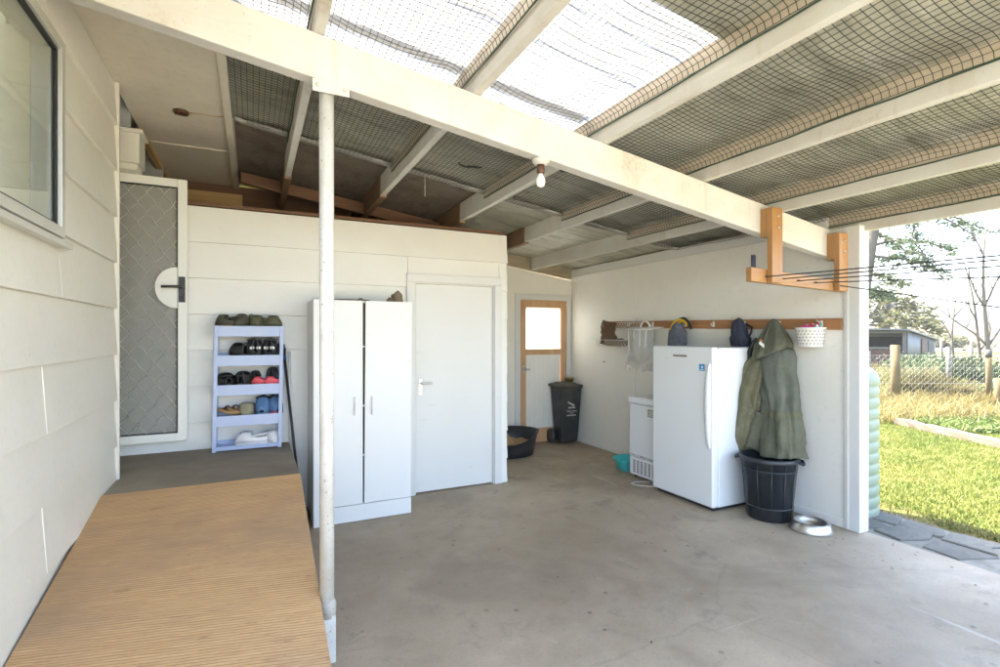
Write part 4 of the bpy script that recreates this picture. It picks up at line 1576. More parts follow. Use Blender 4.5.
shoe('black clog at the left end of the middle shelf, strap up', -.19, 4.535, zt3, R(14), 'black_shoe', .19, .12, 'clog', None, 'black_shoe')
shoe('black clog with wide open heel beside the other on the middle shelf', -.07, 4.535, zt3, R(-10), 'black_shoe', .19, .125, 'sneaker', None, 'black_shoe')
shoe('small black shoe between the black clogs and the red ones', .02, 4.58, zt3, R(0), 'black_shoe', .1, .08, 'sneaker')
shoe('coral red clog lying sideways, left one on the middle shelf', .055, 4.50, zt3, R(80), 'pink', .13, .07, 'low')
shoe('coral red clog lying sideways, right one on the middle shelf', .145, 4.485, zt3, R(97), 'pink', .14, .08, 'low')
shoe('dark grey shoe standing behind the coral red clogs', .145, 4.585, zt3, R(-15), 'grey_shoe', .1, .1, 'boot')
shoe('tan flip-flop leaning at the left end of the fourth shelf', -.18, 4.52, zt4 + .03, R(75), 'tan_sole', .15, .08, 'slide', 'tan_sole', 'brown_plastic', R(16))
shoe('second tan flip-flop leaning next to the khaki shoe', -.125, 4.51, zt4 + .035, R(66), 'tan_sole', .14, .08, 'slide', 'tan_sole', 'brown_plastic', R(18))
shoe('khaki canvas shoe with its toe forward on the fourth shelf', -.045, 4.535, zt4, R(172), 'khaki_shoe', .18, .115, 'clog', None, 'khaki_shoe')
shoe('denim blue shoe with black collar, left one of the pair', .07, 4.535, zt4, R(174), 'denim_shoe', .18, .11, 'boot', 'denim_shoe', None, 0, None, 'black_shoe')
shoe('denim blue shoe with black collar, right one of the pair', .165, 4.54, zt4, R(194), 'denim_shoe', .17, .105, 'boot', 'pink', None, 0, None, 'black_shoe')
shoe('white clog lying sideways on the bottom shelf', -.01, 4.52, zt5, R(78), 'white_shoe', .24, .11, 'clog', None, 'white_shoe')
shoe('white clog with its toe forward on the bottom shelf', .145, 4.535, zt5, R(196), 'white_shoe', .18, .125, 'clog', None, 'white_shoe')

# broom handles
bh = thing('broom', 'black broom handle with blue grip leaning by the rack', 'broom', (.35, 4.5, 0))
b = MB()
b.tube([(.238, 4.61, 1.30), (.36, 4.45, .02)], .0105, 10)
b.build('handle', 'black', bh)
b = MB()
b.tube([(.2285, 4.622, 1.395), (.239, 4.609, 1.29)], .0145, 12)
b.build('grip', 'blue_grip', bh)
b = MB()
b.lathe([(0, 0), (.013, .003), (.0145, .03), (.013, .038), (0, .04)], (.2265, 4.624, 1.385), 12)
b.build('end_cap', 'black', bh)
b = MB()
b.box(.30, .41, 4.33, 4.55, .03, .06)
for k in range(40):
    b.tube([(.31 + .09 * (k % 5) / 4, 4.34 + .2 * (k // 5) / 7, .03), (.305 + .1 * (k % 5) / 4, 4.335 + .21 * (k // 5) / 7, .002)], .004, 4)
b.build('brush_head', 'black', bh)
wp = MB()
wp.tube([(.287, 4.60, .006), (.275, 4.622, 1.355)], .0115, 12)
wp.tube([(.275, 4.622, 1.355), (.2749, 4.622, 1.362)], .0125, 12)
tag(wp.build('pole', 'alu_white'), 'thin white pole standing between the broom and cupboard', 'pole')

# ------------------------------------------------------------------ upright freezer
fr = thing('upright_freezer', 'tall white upright freezer with curved door handle', 'freezer', (3.76, 3.42, 0))
b = MB()
b.box(3.555, 4.02, 3.065, 3.775, .03, 1.392)
b.build('cabinet_body', 'fridge', fr, bevel=0.012, seg=3)
b = MB()
b.box(3.478, 3.548, 3.06, 3.78, .035, 1.398)
fd = b.build('door', 'fridge', fr, bevel=0.018, seg=4)
b = MB()
n = 22
pl = []
for i in range(n + 1):
    s = i / n
    pl.append((3.088 + .052 * math.sin(PI * s) ** .55, 1.26 - .72 * s))
rings = []
for yv, zv in pl:
    w = max(.006, (yv - 3.078))
    rings.append([(3.474, 3.078, zv), (3.452 + .02 * (1 - min(1, w / .05)), 3.086, zv), (3.448 + .024 * (1 - min(1, w / .05)), 3.078 + w * .6, zv), (3.462, 3.078 + w, zv), (3.474, 3.078 + w + .002, zv)])
b.loft(rings)
b.build('door_handle', 'fridge_handle', fd, bevel=0.0)
b = MB()
b.box(3.4765, 3.4785, 3.345, 3.51, 1.303, 1.322)
b.build('badge', 'grey_badge', fd)
b = MB()
yv = 3.50
for k in range(9):
    wv_ = .008 + .006 * (k % 3)
    b.box(3.4755, 3.4764, yv - wv_, yv, 1.309, 1.316)
    yv -= wv_ + .004
b.build('badge_print', 'ink', fd)
b = MB()
b.box(3.4765, 3.4785, 3.145, 3.205, 1.19, 1.25)
stk = b.build('sticker', 'blue_sticker', fd)
b = MB()
star = []
for i in range(10):
    r_ = .017 if i % 2 == 0 else .008
    a = PI / 2 + i * PI / 5
    star.append((3.4758, 3.172 + r_ * math.cos(a), 1.222 + r_ * math.sin(a)))
b.prism(star, (.0006, 0, 0))
b.box(3.4757, 3.4763, 3.152, 3.198, 1.196, 1.203)
b.build('sticker_print', 'print_white', fd)
b = MB()
b.box(3.52, 3.98, 3.09, 3.75, .003, .03)
b.build('base', 'black', fr)
b = MB()
b.tube([(3.60, 3.80, .006), (3.52, 3.86, .006), (3.44, 3.93, .006), (3.42, 4.02, .006), (3.50, 4.05, .006), (3.62, 4.0, .006), (3.75, 3.96, .006)], .004, 6)
b.build('power_cord', 'wire_white', fr)

# chest freezer
cf = thing('chest_freezer', 'low white chest freezer with vent grille behind the tall one', 'freezer', (3.86, 4.0, 0))
b = MB()
b.box(3.615, 4.10, 3.79, 4.275, .025, .775)
b.build('cabinet_body', 'fridge', cf, bevel=0.015, seg=3)
b = MB()
b.box(3.60, 4.105, 3.785, 4.285, .782, .852)
b.build('lid', 'fridge_handle', cf, bevel=0.016, seg=3)
b = MB()
b.box(3.6125, 3.6145, 3.84, 4.245, .045, .205)
gp = b.build('grille', 'fridge_handle', cf)
b = MB()
for c in range(6):
    for r_ in range(8):
        b.box(3.6115, 3.6124, 4.212 - c * .056 - .036, 4.212 - c * .056, .06 + r_ * .017, .069 + r_ * .017)
b.build('slot', 'ink', gp)
text('CYCLOPENTANE', .047, 'ink', cf, (3.6145, 4.262, .215), (R(90), 0, R(-90)))
b = MB()
b.box(3.6125, 3.6145, 3.87, 3.995, .665, .745)
lbp = b.build('rating_label', 'grey_badge', cf)
b = MB()
for k in range(4):
    b.box(3.612, 3.6124, 3.88, 3.985 - .02 * (k % 2), .68 + k * .015, .685 + k * .015)
b.build('label_print', 'print_white', lbp)
b = MB()
for x in (3.66, 4.05):
    for y in (3.85, 4.22):
        b.tube([(x, y, .002), (x, y, .026)], .02, 10)
b.build('foot', 'black', cf)
b = MB()
def bundle(u, v):
    th, ph = 2 * PI * u, PI * v
    d = Vector((math.sin(ph) * math.cos(th), math.sin(ph) * math.sin(th), math.cos(ph)))
    r_ = 1 + .3 * noise.noise(d * 2 + Vector((4, 1, 0))) + .16 * noise.noise(d * 6)
    return (3.80 + d.x * .14 * r_, 3.90 + d.y * .15 * r_, max(.855, .905 + d.z * .095 * r_))
b.grid(bundle, 36, 20)
tag(b.build('cloth_bundle', 'white_cloth'), 'crumpled white cloth lying on the chest freezer lid', 'cloth')

# teal bowl
b = MB()
b.lathe([(0, 0), (.105, 0), (.112, .004), (.165, .118), (.172, .122), (.172, .127), (.162, .125), (.158, .118), (.103, .01), (0, .008)], (0, 0, 0), 40)
tag(b.build('plastic_bowl', 'teal', loc=(3.77, 4.48, .001)), 'turquoise plastic bowl on the floor by the chest freezer', 'bowl')

# black bucket
bk = thing('plastic_bucket', 'big black plastic tub with handles under the green coat', 'bucket', (3.83, 2.80, .001))
fix = local(bk)
b = MB()
b.lathe([(0, 0), (.155, 0), (.165, .006), (.205, .47), (.222, .472), (.226, .48), (.226, .505), (.216, .51), (.203, .505), (.160, .02), (0, .018)], (0, 0, 0), 48)
fix(b.build('tub', 'bucket'))
b = MB()
for z in (.10, .40):
    b.lathe([(.165 + .04 * z / .47, z), (.172 + .04 * z / .47, z + .004), (.172 + .04 * z / .47, z + .010), (.166 + .04 * z / .47, z + .014)], (0, 0, 0), 48)
for k in range(12):
    a = 2 * PI * k / 12 + .2
    b.tube([(.166 * math.cos(a), .166 * math.sin(a), .02), (.206 * math.cos(a), .206 * math.sin(a), .468)], .004, 6)
fix(b.build('rib', 'bucket'))
for a0 in (R(115), R(-55)):
    b = MB()
    pts = [(.236 * math.cos(a0 + q), .236 * math.sin(a0 + q), .478 - .03 * math.cos(q * 5)) for q in np.linspace(-.3, .3, 9)]
    pts = [(.222 * math.cos(a0 - .3), .222 * math.sin(a0 - .3), .485)] + [(.25 * math.cos(a0 + q), .25 * math.sin(a0 + q), .47) for q in np.linspace(-.25, .25, 7)] + [(.222 * math.cos(a0 + .3), .222 * math.sin(a0 + .3), .485)]
    b.tube(pts, .011, 8)
    fix(b.build('handle', 'bucket'))

# dog bowl
b = MB()
b.lathe([(.148, 0), (.150, .006), (.128, .062), (.120, .068), (.108, .066), (.098, .05), (.085, .022), (0, .018)], (0, 0, 0), 40)
tag(b.build('dog_bowl', 'steel', loc=(3.87, 2.475, .001)), 'round steel pet bowl on the concrete by the wall end', 'pet bowl')

# ------------------------------------------------------------------ wheelie bin
wb = thing('wheelie_bin', 'dusty black wheelie bin in the far corner', 'bin', (3.94, 6.0, 0))
b = MB()
x0, x1, y0, y1 = 3.775, 4.09, 5.86, 6.08
b.hexa([(x0 + .03, y0 + .03, .03), (x1 - .02, y0 + .03, .03), (x1 - .02, y1, .03), (x0 + .03, y1, .03),
        (x0 - .02, y0 - .01, .76), (x1 + .02, y0 - .01, .76), (x1 + .02, y1 + .02, .76), (x0 - .02, y1 + .02, .76)])
b.box(x0 - .03, x1 + .028, y0 - .02, y1 + .024, .7605, .785)
bb = b.build('bin_body', 'bin', wb, bevel=0.014, seg=3)
b = MB()
b.hexa([(x0 - .045, y0 - .035, .787), (x1 + .034, y0 - .035, .787), (x1 + .034, y1 + .035, .80), (x0 - .045, y1 + .035, .80),
        (x0 - .035, y0 - .02, .812), (x1 + .028, y0 - .02, .812), (x1 + .028, y1 + .03, .825), (x0 - .035, y1 + .03, .825)])
b.hexa([(x0 + .01, y0 + .02, .8135), (x1 - .02, y0 + .02, .8135), (x1 - .02, y1 + .01, .824), (x0 + .01, y1 + .01, .824),
        (x0 + .03, y0 + .05, .834), (x1 - .04, y0 + .05, .834), (x1 - .04, y1, .845), (x0 + .03, y1, .845)])
b.tube([(x0 - .05, y1 + .03, .80), (x1 + .034, y1 + .03, .80)], .016, 10)
b.build('lid', 'bin_lid', wb, bevel=0.008)
for wx in (x0 - .035, x1 - .02):
    b = MB()
    prof_ = [(0, -.02), (.05, -.022), (.085, -.026), (.095, -.015), (.095, .015), (.085, .026), (.05, .022), (0, .02)]
    b.lathe(prof_, (0, 0, 0), 28)
    w_ = b.build('wheel', 'bin')
    w_.rotation_euler = (0, R(90), 0)
    w_.location = (wx, y1 - .01, .097)
    w_.parent = wb
    w_.matrix_parent_inverse = world_of(wb).inverted()
b = MB()
b.tube([(x0 - .04, y1 - .01, .097), (x1, y1 - .01, .097)], .012, 8)
b.build('axle', 'steel', wb)
b = MB()   # worn white print: an emblem and lines of small lettering
yp = lambda z: y0 + .03 - .04 * (z - .03) / .73 - .0012
def dash(xa, xb, za, zb):
    b.hexa([(xa, yp(za), za), (xb, yp(za), za), (xb, yp(za) + .0008, za), (xa, yp(za) + .0008, za), (xa, yp(zb), zb), (xb, yp(zb), zb), (xb, yp(zb) + .0008, zb), (xa, yp(zb) + .0008, zb)])
rr = random.Random(3)
for k in range(7):
    xa = 3.885 + .015 * k
    dash(xa, xa + .012 + .006 * rr.random(), .565 - .008 * k, .580 - .007 * k + .012 * rr.random())
for zc, xa, xb, hh in ((.487, 3.895, 4.0, .026), (.445, 3.87, 4.03, .013), (.42, 3.92, 3.98, .008), (.385, 3.875, 4.02, .018)):
    x = xa
    while x < xb:
        w_ = rr.uniform(.006, .014)
        dash(x, x + w_, zc + hh * .2 * rr.random(), zc + hh * rr.uniform(.7, 1))
        x += w_ + rr.uniform(.002, .005)
b.build('print', 'white_ink', bb)
b = MB()
b.lathe([(0, 0), (.045, 0), (.05, .004), (.07, .048), (.072, .055), (.067, .055), (.048, .008), (0, .006)], (0, 0, 0), 32)
tag(b.build('brass_bowl', 'brass', loc=(4.0, 6.0, .846)), 'small brass bowl resting on the bin lid', 'bowl')

# dog bed
db = thing('dog_bed', 'black plastic dog basket with tan blanket by the corner', 'pet bed', (2.86, 5.72, .001))
fix = local(db)
b = MB()
def bedr(th, z):
    a, c_ = .37 + .05 * z / .25, .27 + .05 * z / .25
    return a * math.cos(th), c_ * math.sin(th)
N = 56
rings = []
def rimz(th):
    return .285 - .13 * max(0, math.sin(-th - .5)) ** 1.2
for q, off in ((0, 0), (.5, 0), (1, 0), (1.0, .018), (.97, -.014), (.5, -.012), (.06, -.012)):
    ring = []
    for k in range(N):
        th = 2 * PI * k / N
        z = rimz(th) * q
        x, y = bedr(th, z)
        l_ = math.hypot(x, y)
        ring.append((x * (1 + off / l_), y * (1 + off / l_), z + (0.008 if off == .018 else 0)))
    rings.append(ring)
b.loft(rings)
fix(b.build('basket', 'black'))
b = MB()
def blank(u, v):
    r_, th = u, 2 * PI * v
    x, y = .35 * r_ * math.cos(th), .235 * r_ * math.sin(th)
    z = .10 + .03 * noise.noise(Vector((x * 9, y * 9, 0))) + .17 * math.exp(-((x - .02) ** 2 + (y - .12) ** 2) / .012) + .05 * r_ ** 4
    return (x, y, z)
b.grid(blank, 18, 48)
fix(b.build('blanket', 'tan_cloth'))

# ------------------------------------------------------------------ hook rail and what hangs on it
hr = thing('hook_rail', 'long red brown board with white hooks on the side wall', 'hook rail', (XR, 3.8, 1.6))
b = MB()
def rzl(y):
    return 1.585 + (y - 2.38) * .0165
b.hexa([(XR - .024, 2.385, rzl(2.385) - .045), (XR - .0072, 2.385, rzl(2.385) - .045), (XR - .0072, 5.28, rzl(5.28) - .04), (XR - .024, 5.28, rzl(5.28) - .04),
        (XR - .024, 2.385, rzl(2.385) + .045), (XR - .0072, 2.385, rzl(2.385) + .045), (XR - .0072, 5.28, rzl(5.28) + .04), (XR - .024, 5.28, rzl(5.28) + .04)])
b.build('board', 'rail_wood', hr, bevel=0.003)
for y in (2.54, 2.90, 3.25, 3.60, 3.96, 4.45, 4.85, 5.22):
    b = MB()
    z = rzl(y)
    b.box(XR - .029, XR - .0245, y - .012, y + .012, z - .025, z + .028)
    b.tube([(XR - .028, y, z - .012), (XR - .05, y, z - .018), (XR - .062, y, z - .006), (XR - .060, y, z + .012)], .005, 8)
    b.build('hook', 'wire_white', hr, bevel=0.002)


def lattice(b, P, w, h, cell, r):
    """diamond wire lattice on a panel: P(s, t) maps panel metres to space"""
    n = int(w / cell)
    for sgn in (1, -1):
        for k in range(-int(h / cell) - 1, n + 2):
            pts = []
            s0 = k * cell
            a, c_ = (s0, 0), (s0 + sgn * h, h)
            # clip to the panel
            (sa, ta), (sb, tb) = a, c_
            lo_t, hi_t = 0.0, 1.0
            ds = sb - sa
            for bound, sign in ((0, 1), (w, -1)):
                if abs(ds) < 1e-9:
                    continue
                q = (bound - sa) / ds
                if sign * ds > 0:
                    lo_t = max(lo_t, q)
                else:
                    hi_t = min(hi_t, q)
            if lo_t < hi_t:
                b.tube([P(sa + ds * lo_t, h * lo_t), P(sa + ds * hi_t, h * hi_t)], r, 4)

# wire basket
wk = thing('wire_basket', 'wide wire lattice basket hung at the far end of the rail', 'basket', (XR - .03, 4.9, 1.5))
yA, yB = 4.62, 5.22
zA, zB = 1.36, 1.64
xw, xo = XR - .055, XR - .24
for P_, w_, h_ in ((lambda s_, t: (xw, yA + s_, 1.56 + t), .60, .085), (lambda s_, t: (xo + .02 * t / .1, yA + .04 + s_, zA + t), .56, .075), (lambda s_, t: (xo + t, yA + .03 + s_, zA), .56, .18)):
    b = MB()
    lattice(b, P_, w_, h_, .05, .0036)
    b.build('lattice', 'wire_tan', wk)
b = MB()
for y in (yA, yB):
    b.tube([(xw, y, 1.65), (xw, y, zA), (xo, y, zA), (xo, y, zA + .08)], .004, 6)
    b.tube([(xo, y, zA + .08), (xw, y, 1.56)], .0035, 6)
for z, x in ((1.65, xw), (1.56, xw), (zA, xw), (zA, xo), (zA + .08, xo)):
    b.tube([(x, yA, z), (x, yB, z)], .004, 6)
b.tube([(xo, yA - .02, zA + .06), (xo - .03, yA + .1, zA + .2), (xw, yA + .02, 1.70)], .0035, 6)
b.tube([(xo, yB - .0, zA + .1), (xo - .02, yB + .16, zA + .12)], .0035, 6)
b.build('frame', 'wire_white', wk)
b = MB()
def drape(u, v):
    y = 5.26 - .27 * u + .03 * math.sin(6 * v)
    z = 1.695 - .30 * v - .05 * u * (1 - v)
    x = XR - .10 - .10 * math.sin(PI * u) * (.4 + .6 * v) - .05 * v + .035 * noise.noise(Vector((u * 5, v * 5, 1)))
    return (x, y, z)
b.grid(drape, 16, 20)
def lump(u, v):
    th, ph = 2 * PI * u, PI * v
    d = Vector((math.sin(ph) * math.cos(th), math.sin(ph) * math.sin(th), math.cos(ph)))
    r_ = 1 + .4 * noise.noise(d * 2.4 + Vector((9, 1, 0)))
    return (XR - .15 + d.x * .06 * r_, 4.93 + d.y * .25 * r_, 1.405 + d.z * .045 * r_)
b.grid(lump, 30, 16)
tag(b.build('brown_cloth', 'brown_cloth', solid=.006), 'rumpled brown cloth slumped in the wire basket', 'cloth')

# white wire airer with a clear plastic bag
ar = thing('wire_airer', 'white wire hanger rack wrapped in a clear plastic bag', 'hanger rack', (XR - .06, 4.45, 1.6))
b = MB()
xw = XR - .09
b.tube([(xw, 4.66, 1.59), (xw, 4.22, 1.585)], .006, 8)
b.tube([(xw - .18, 4.64, 1.565), (xw - .18, 4.24, 1.56)], .006, 8)
b.tube([(xw, 4.66, 1.59), (xw - .18, 4.64, 1.565)], .006, 8)
b.tube([(xw, 4.22, 1.585), (xw - .18, 4.24, 1.56)], .006, 8)
for k in range(5):
    y = 4.60 - .08 * k
    b.tube([(xw, y, 1.588), (xw - .18, y, 1.563)], .003, 6)
pts = [(xw - .08, 4.42 + .075 * math.cos(a), 1.58 + .075 * math.sin(a)) for a in np.linspace(0, PI, 14)]
b.tube(pts, .011, 10)
for k in range(4):
    b.tube([(xw - .17, 4.60 - .1 * k, 1.56), (xw - .14, 4.62 - .09 * k, 1.36), (xw - .13, 4.66 - .1 * k, 1.18)], .007, 6)
b.build('wire_frame', 'wire_white', ar)
b = MB()
def bag(u, v):
    th = 2 * PI * u
    z = 1.57 - .45 * v
    w = .15 + .07 * v
    q = noise.noise(Vector((math.cos(th) * 2.2, math.sin(th) * 2.2, v * 4))) * .05 + noise.noise(Vector((math.cos(th) * 6, math.sin(th) * 6, v * 9))) * .02
    return (xw - .085 + (.055 + .03 * v + q * .6) * math.cos(th), 4.46 + .05 * v + (w + q) * math.sin(th), z + .035 * math.sin(3 * th) * v)
b.grid(bag, 48, 24)
b.build('plastic_bag', 'plastic_film', ar)
b = MB()
b.grid(lambda u, v: (xw - .08 + .03 * noise.noise(Vector((u * 4, v * 4, 2))), 4.36 + .22 * u + .03 * v, 1.55 - .26 * v), 10, 10)
b.build('grey_liner', 'wire_white', ar)

# grey mesh bag with a yellow and black hose
hg = thing('mesh_bag', 'grey mesh bag hung above the freezer beside a yellow strap', 'bag', (XR - .06, 3.98, 1.6))
b = MB()
def gbag(u, v):
    th, ph = 2 * PI * u, PI * v
    d = Vector((math.sin(ph) * math.cos(th), math.sin(ph) * math.sin(th), math.cos(ph)))
    r_ = 1 + .16 * noise.noise(d * 3 + Vector((2, 7, 0)))
    return (XR - .11 + d.x * .07 * r_, 4.0 + d.y * .115 * r_, 1.455 + d.z * (.19 if d.z > 0 else .26) * r_)
b.grid(gbag, 32, 20)
b.build('bag', 'grey_bag', hg)
b = MB()
pts = [(XR - .12 - .03 * math.sin(q * 2), 3.95 + .125 * math.cos(q), 1.40 + .26 * math.sin(q)) for q in np.linspace(-.5, PI * .72, 20)]
b.tube(pts, .011, 8)
pts = [(XR - .13, 3.935 + .125 * math.cos(q), 1.385 + .25 * math.sin(q)) for q in np.linspace(-.4, PI * .55, 16)]
b.tube(pts, .008, 8)
pts = [(XR - .11, 4.02 + .125 * math.cos(q), 1.38 + .22 * math.sin(q)) for q in np.linspace(PI * .72, PI * 1.15, 12)]
b.tube(pts, .007, 8)
b.build('strap', 'yellow', hg)
b = MB()
pts = [(XR - .095, 3.935 + .14 * math.cos(q), 1.40 + .275 * math.sin(q)) for q in np.linspace(-.5, PI * .8, 20)]
b.tube(pts, .013, 8)
b.build('black_hose', 'black', hg)

# navy bag
b = MB()
def nbag(u, v):
    th, ph = 2 * PI * u, PI * v
    d = Vector((math.sin(ph) * math.cos(th), math.sin(ph) * math.sin(th), math.cos(ph)))
    r_ = 1 + .10 * noise.noise(d * 4 + Vector((5, 3, 0))) + .06 * math.sin(th * 9) * math.sin(ph)
    w = .075 if d.z > 0 else .105
    return (XR - .105 + d.x * .06 * r_, 3.255 - .03 * (1 - d.z) * .6 + d.y * w * r_, 1.50 + d.z * (.155 if d.z > 0 else .2) * r_)
b.grid(nbag, 54, 22)
nbo = tag(b.build('fabric_bag', 'blue_bag'), 'dark navy gathered bag hung between freezer and coat', 'bag')
b = MB()
b.tube([(XR - .07, 3.20, 1.60), (XR - .09, 3.12, 1.57), (XR - .13, 3.10, 1.52), (XR - .12, 3.14, 1.47)], .010, 8)
b.build('handle', 'black', nbo)

# green raincoat
ct = thing('raincoat', 'olive green hooded raincoat hanging over the black tub', 'coat', (3.98, 2.85, 1.6))
def cring(z, yc, hw, hd, xc, fold, seed, n=48, tw=0.0):
    ring = []
    for k in range(n):
        a = 2 * PI * k / n
        f_ = 1 + fold * (.5 * math.sin(5 * a + seed + z * 2.0) + .35 * math.sin(9 * a + 2.2 * seed - z * 3) + .8 * noise.noise(Vector((math.cos(a) * 1.7, math.sin(a) * 1.7, z * 3 + seed))) - .9 * (1 - min(1, 5 * abs(noise.noise(Vector((math.cos(a) * 1.5 + .3 * z, math.sin(a) * 1.5, z * 1.6 + seed * 2)))))))
        ring.append((xc + hd * math.cos(a) * f_, yc + hw * math.sin(a) * f_, z + tw * math.sin(a) * max(0, min(1, (1.63 - z) / .25))))
    return ring
def loft_table(b, tab, fold, seed, n=56, sub=4, foldz=None, tw=0.0, cap=True):
    rings = []
    for i in range((len(tab) - 1) * sub + 1):
        q = i / sub
        i0 = min(int(q), len(tab) - 2)
        t_ = q - i0
        r_ = [tab[i0][j] * (1 - t_) + tab[i0 + 1][j] * t_ for j in range(5)]
        f_ = fold if foldz is None else fold * max(.15, min(1, (foldz - r_[0]) / .5))
        rings.append(cring(r_[0], r_[1], r_[2], r_[3], r_[4], f_, seed, n, tw))
    b.loft(rings, cap=cap)


body = [(1.40, 2.83, .10, .07, 4.02), (1.36, 2.815, .15, .09, 4.005), (1.30, 2.82, .175, .105, 3.995), (1.18, 2.825, .182, .115, 3.985), (1.06, 2.79, .172, .118, 3.98), (.94, 2.76, .152, .12, 3.975),
        (.77, 2.745, .148, .125, 3.965), (.62, 2.735, .150, .13, 3.955), (.50, 2.728, .152, .132, 3.945)]
b = MB()
loft_table(b, body, .22, 1.3, n=72, foldz=1.35, tw=-.015)
b.build('coat_body', 'coat_blue', ct)
b = MB()      # hood shell over the shoulders
hood = [(1.640, 2.888, .014, .012, 4.06), (1.605, 2.885, .048, .038, 4.05), (1.55, 2.88, .082, .06, 4.035), (1.48, 2.872, .118, .085, 4.01), (1.41, 2.862, .145, .105, 3.985), (1.35, 2.858, .162, .122, 3.97), (1.315, 2.86, .160, .126, 3.966)]
loft_table(b, hood, .17, 4.1, n=72, tw=-.07)
b.build('hood', 'coat', ct)
b = MB()
pts = [(3.945, 2.965, 1.475), (3.925, 2.995, 1.42), (3.915, 3.012, 1.35), (3.915, 3.015, 1.27), (3.93, 3.0, 1.21)]
b.tube(pts, [.008, .017, .021, .018, .006], 10)
b.build('hood_lining', 'lining', ct)
b = MB()      # near sleeve, muddied
slv = [(1.29, 2.93, .06, .06, 3.945), (1.24, 2.955, .085, .078, 3.93), (1.18, 2.965, .10, .09, 3.915), (1.06, 2.985, .108, .095, 3.895), (.94, 3.01, .112, .10, 3.88), (.77, 3.035, .12, .10, 3.865), (.62, 3.06, .116, .098, 3.858), (.54, 3.078, .098, .085, 3.86), (.485, 3.09, .07, .07, 3.865)]
loft_table(b, slv, .20, 7.7, 60, tw=.03)
b.build('sleeve', 'coat_mud', ct)
b = MB()      # front flap hanging between sleeve and body
b.grid(lambda u, v: (3.875 + .035 * math.sin(7 * u + 2 * v) - .03 * v + .03 * noise.noise(Vector((u * 4, v * 5, 3))), 3.00 - .17 * u + .03 * v, .86 - .34 * v + .02 * math.sin(5 * u)), 18, 16)
b.build('front_flap', 'coat', ct, solid=.006)
b = MB()      # lower overlay panel with its stitched band
low = [(.85, 2.753, .153, .128, 3.968), (.77, 2.745, .153, .131, 3.965), (.62, 2.735, .156, .136, 3.955), (.495, 2.728, .158, .139, 3.945)]
loft_table(b, low, .22, 1.3, n=72, foldz=1.35, tw=-.015, cap=False)
b.build('lower_panel', 'coat', ct)
b = MB()
loft_table(b, [(.865, 2.754, .155, .131, 3.968), (.825, 2.751, .157, .134, 3.967)], .22, 1.3, n=72, foldz=1.35, tw=-.015, cap=False)
b.build('stitched_band', 'coat_mud', ct)
b = MB()
b.hexa([(3.865, 2.885, 1.425), (3.868, 2.845, 1.395), (3.88, 2.845, 1.395), (3.88, 2.885, 1.425), (3.868, 2.88, 1.445), (3.872, 2.85, 1.425), (3.885, 2.85, 1.425), (3.885, 2.88, 1.445)])
b.build('emblem', 'print_white', ct)
b = MB()
b.hexa([(3.868, 2.882, 1.448), (3.870, 2.866, 1.446), (3.885, 2.866, 1.446), (3.885, 2.882, 1.448), (3.87, 2.880, 1.462), (3.872, 2.868, 1.460), (3.888, 2.868, 1.460), (3.888, 2.880, 1.462)])
b.build('emblem_mark', 'orange', ct)

ct.location.y += .035

# peg basket
pb = thing('peg_basket', 'white perforated peg basket hung at the rail end', 'basket', (4.02, 2.58, 1.40))
b = MB()
n, hN = 36, 6
pc = (4.035, 2.585)
def pr(z):
    return .083 + .022 * (z / .15)
b.lathe([(0, 0), (.083, 0), (.086, .003), (.104, .145), (.111, .148), (.111, .156), (.101, .155), (.080, .01), (0, .008)], (pc[0], pc[1], 1.405), 40)
b.build('basket', 'wire_white', pb)
b = MB()
for r_ in range(5):
    for k in range(22):
        a = 2 * PI * (k + .5 * (r_ % 2)) / 22
        z = .026 + r_ * .025
        rr_ = .0862 + .018 * z / .145
        p = Vector((pc[0] + rr_ * math.cos(a), pc[1] + rr_ * math.sin(a), 1.405 + z))
        q = Vector((math.cos(a), math.sin(a), 0))
        b.tube([p - q * .002, p + q * .0012], .0062, 6)
b.build('hole', 'grey_badge', pb)
b = MB()
for sx in (-1, 1):
    b.tube([(pc[0], pc[1] + sx * .105, 1.545), (pc[0] + .01, pc[1] + sx * .13, 1.535), (pc[0] + .01, pc[1] + sx * .125, 1.515)], .005, 6)
b.tube([(pc[0] + .06, pc[1] - .03, 1.55), (XR - .05, pc[1] - .04, 1.60), (XR - .05, pc[1] - .02, 1.62)], .006, 6)
b.build('hanger', 'wire_white', pb)
rp_ = random.Random(2)
for k in range(12):
    mt = ['magenta', 'wire_white', 'pink', 'wire_white', 'magenta', 'teal'][k % 6]
    a = rp_.uniform(0, 2 * PI)
    rr_ = rp_.uniform(0, .065)
    b = MB()
    b.box(-.032, .032, -.006, .006, 0, .012)
    b.box(-.032, .010, -.0055, .0055, .0122, .018)
    o = tag(b.build('clothes_peg', mt, loc=(pc[0] + rr_ * math.cos(a), pc[1] + rr_ * math.sin(a), 1.548 + .012 * (k % 3)), rz=rp_.uniform(0, PI)), None, 'peg', 'pegs heaped in the white basket')
    o["label"] = 'clothes peg heaped in the white peg basket'
    o.rotation_euler.x = rp_.uniform(-.4, .4)
    o.rotation_euler.y = rp_.uniform(-.5, .5)

# red cloth on the inner sill
b = MB()
rock((HX - .15, 2.47, 1.985), .05, .10, .035, 2, b)
tag(b.build('red_cloth', 'red_cloth'), 'red cloth lying inside the window on the sill', 'cloth')

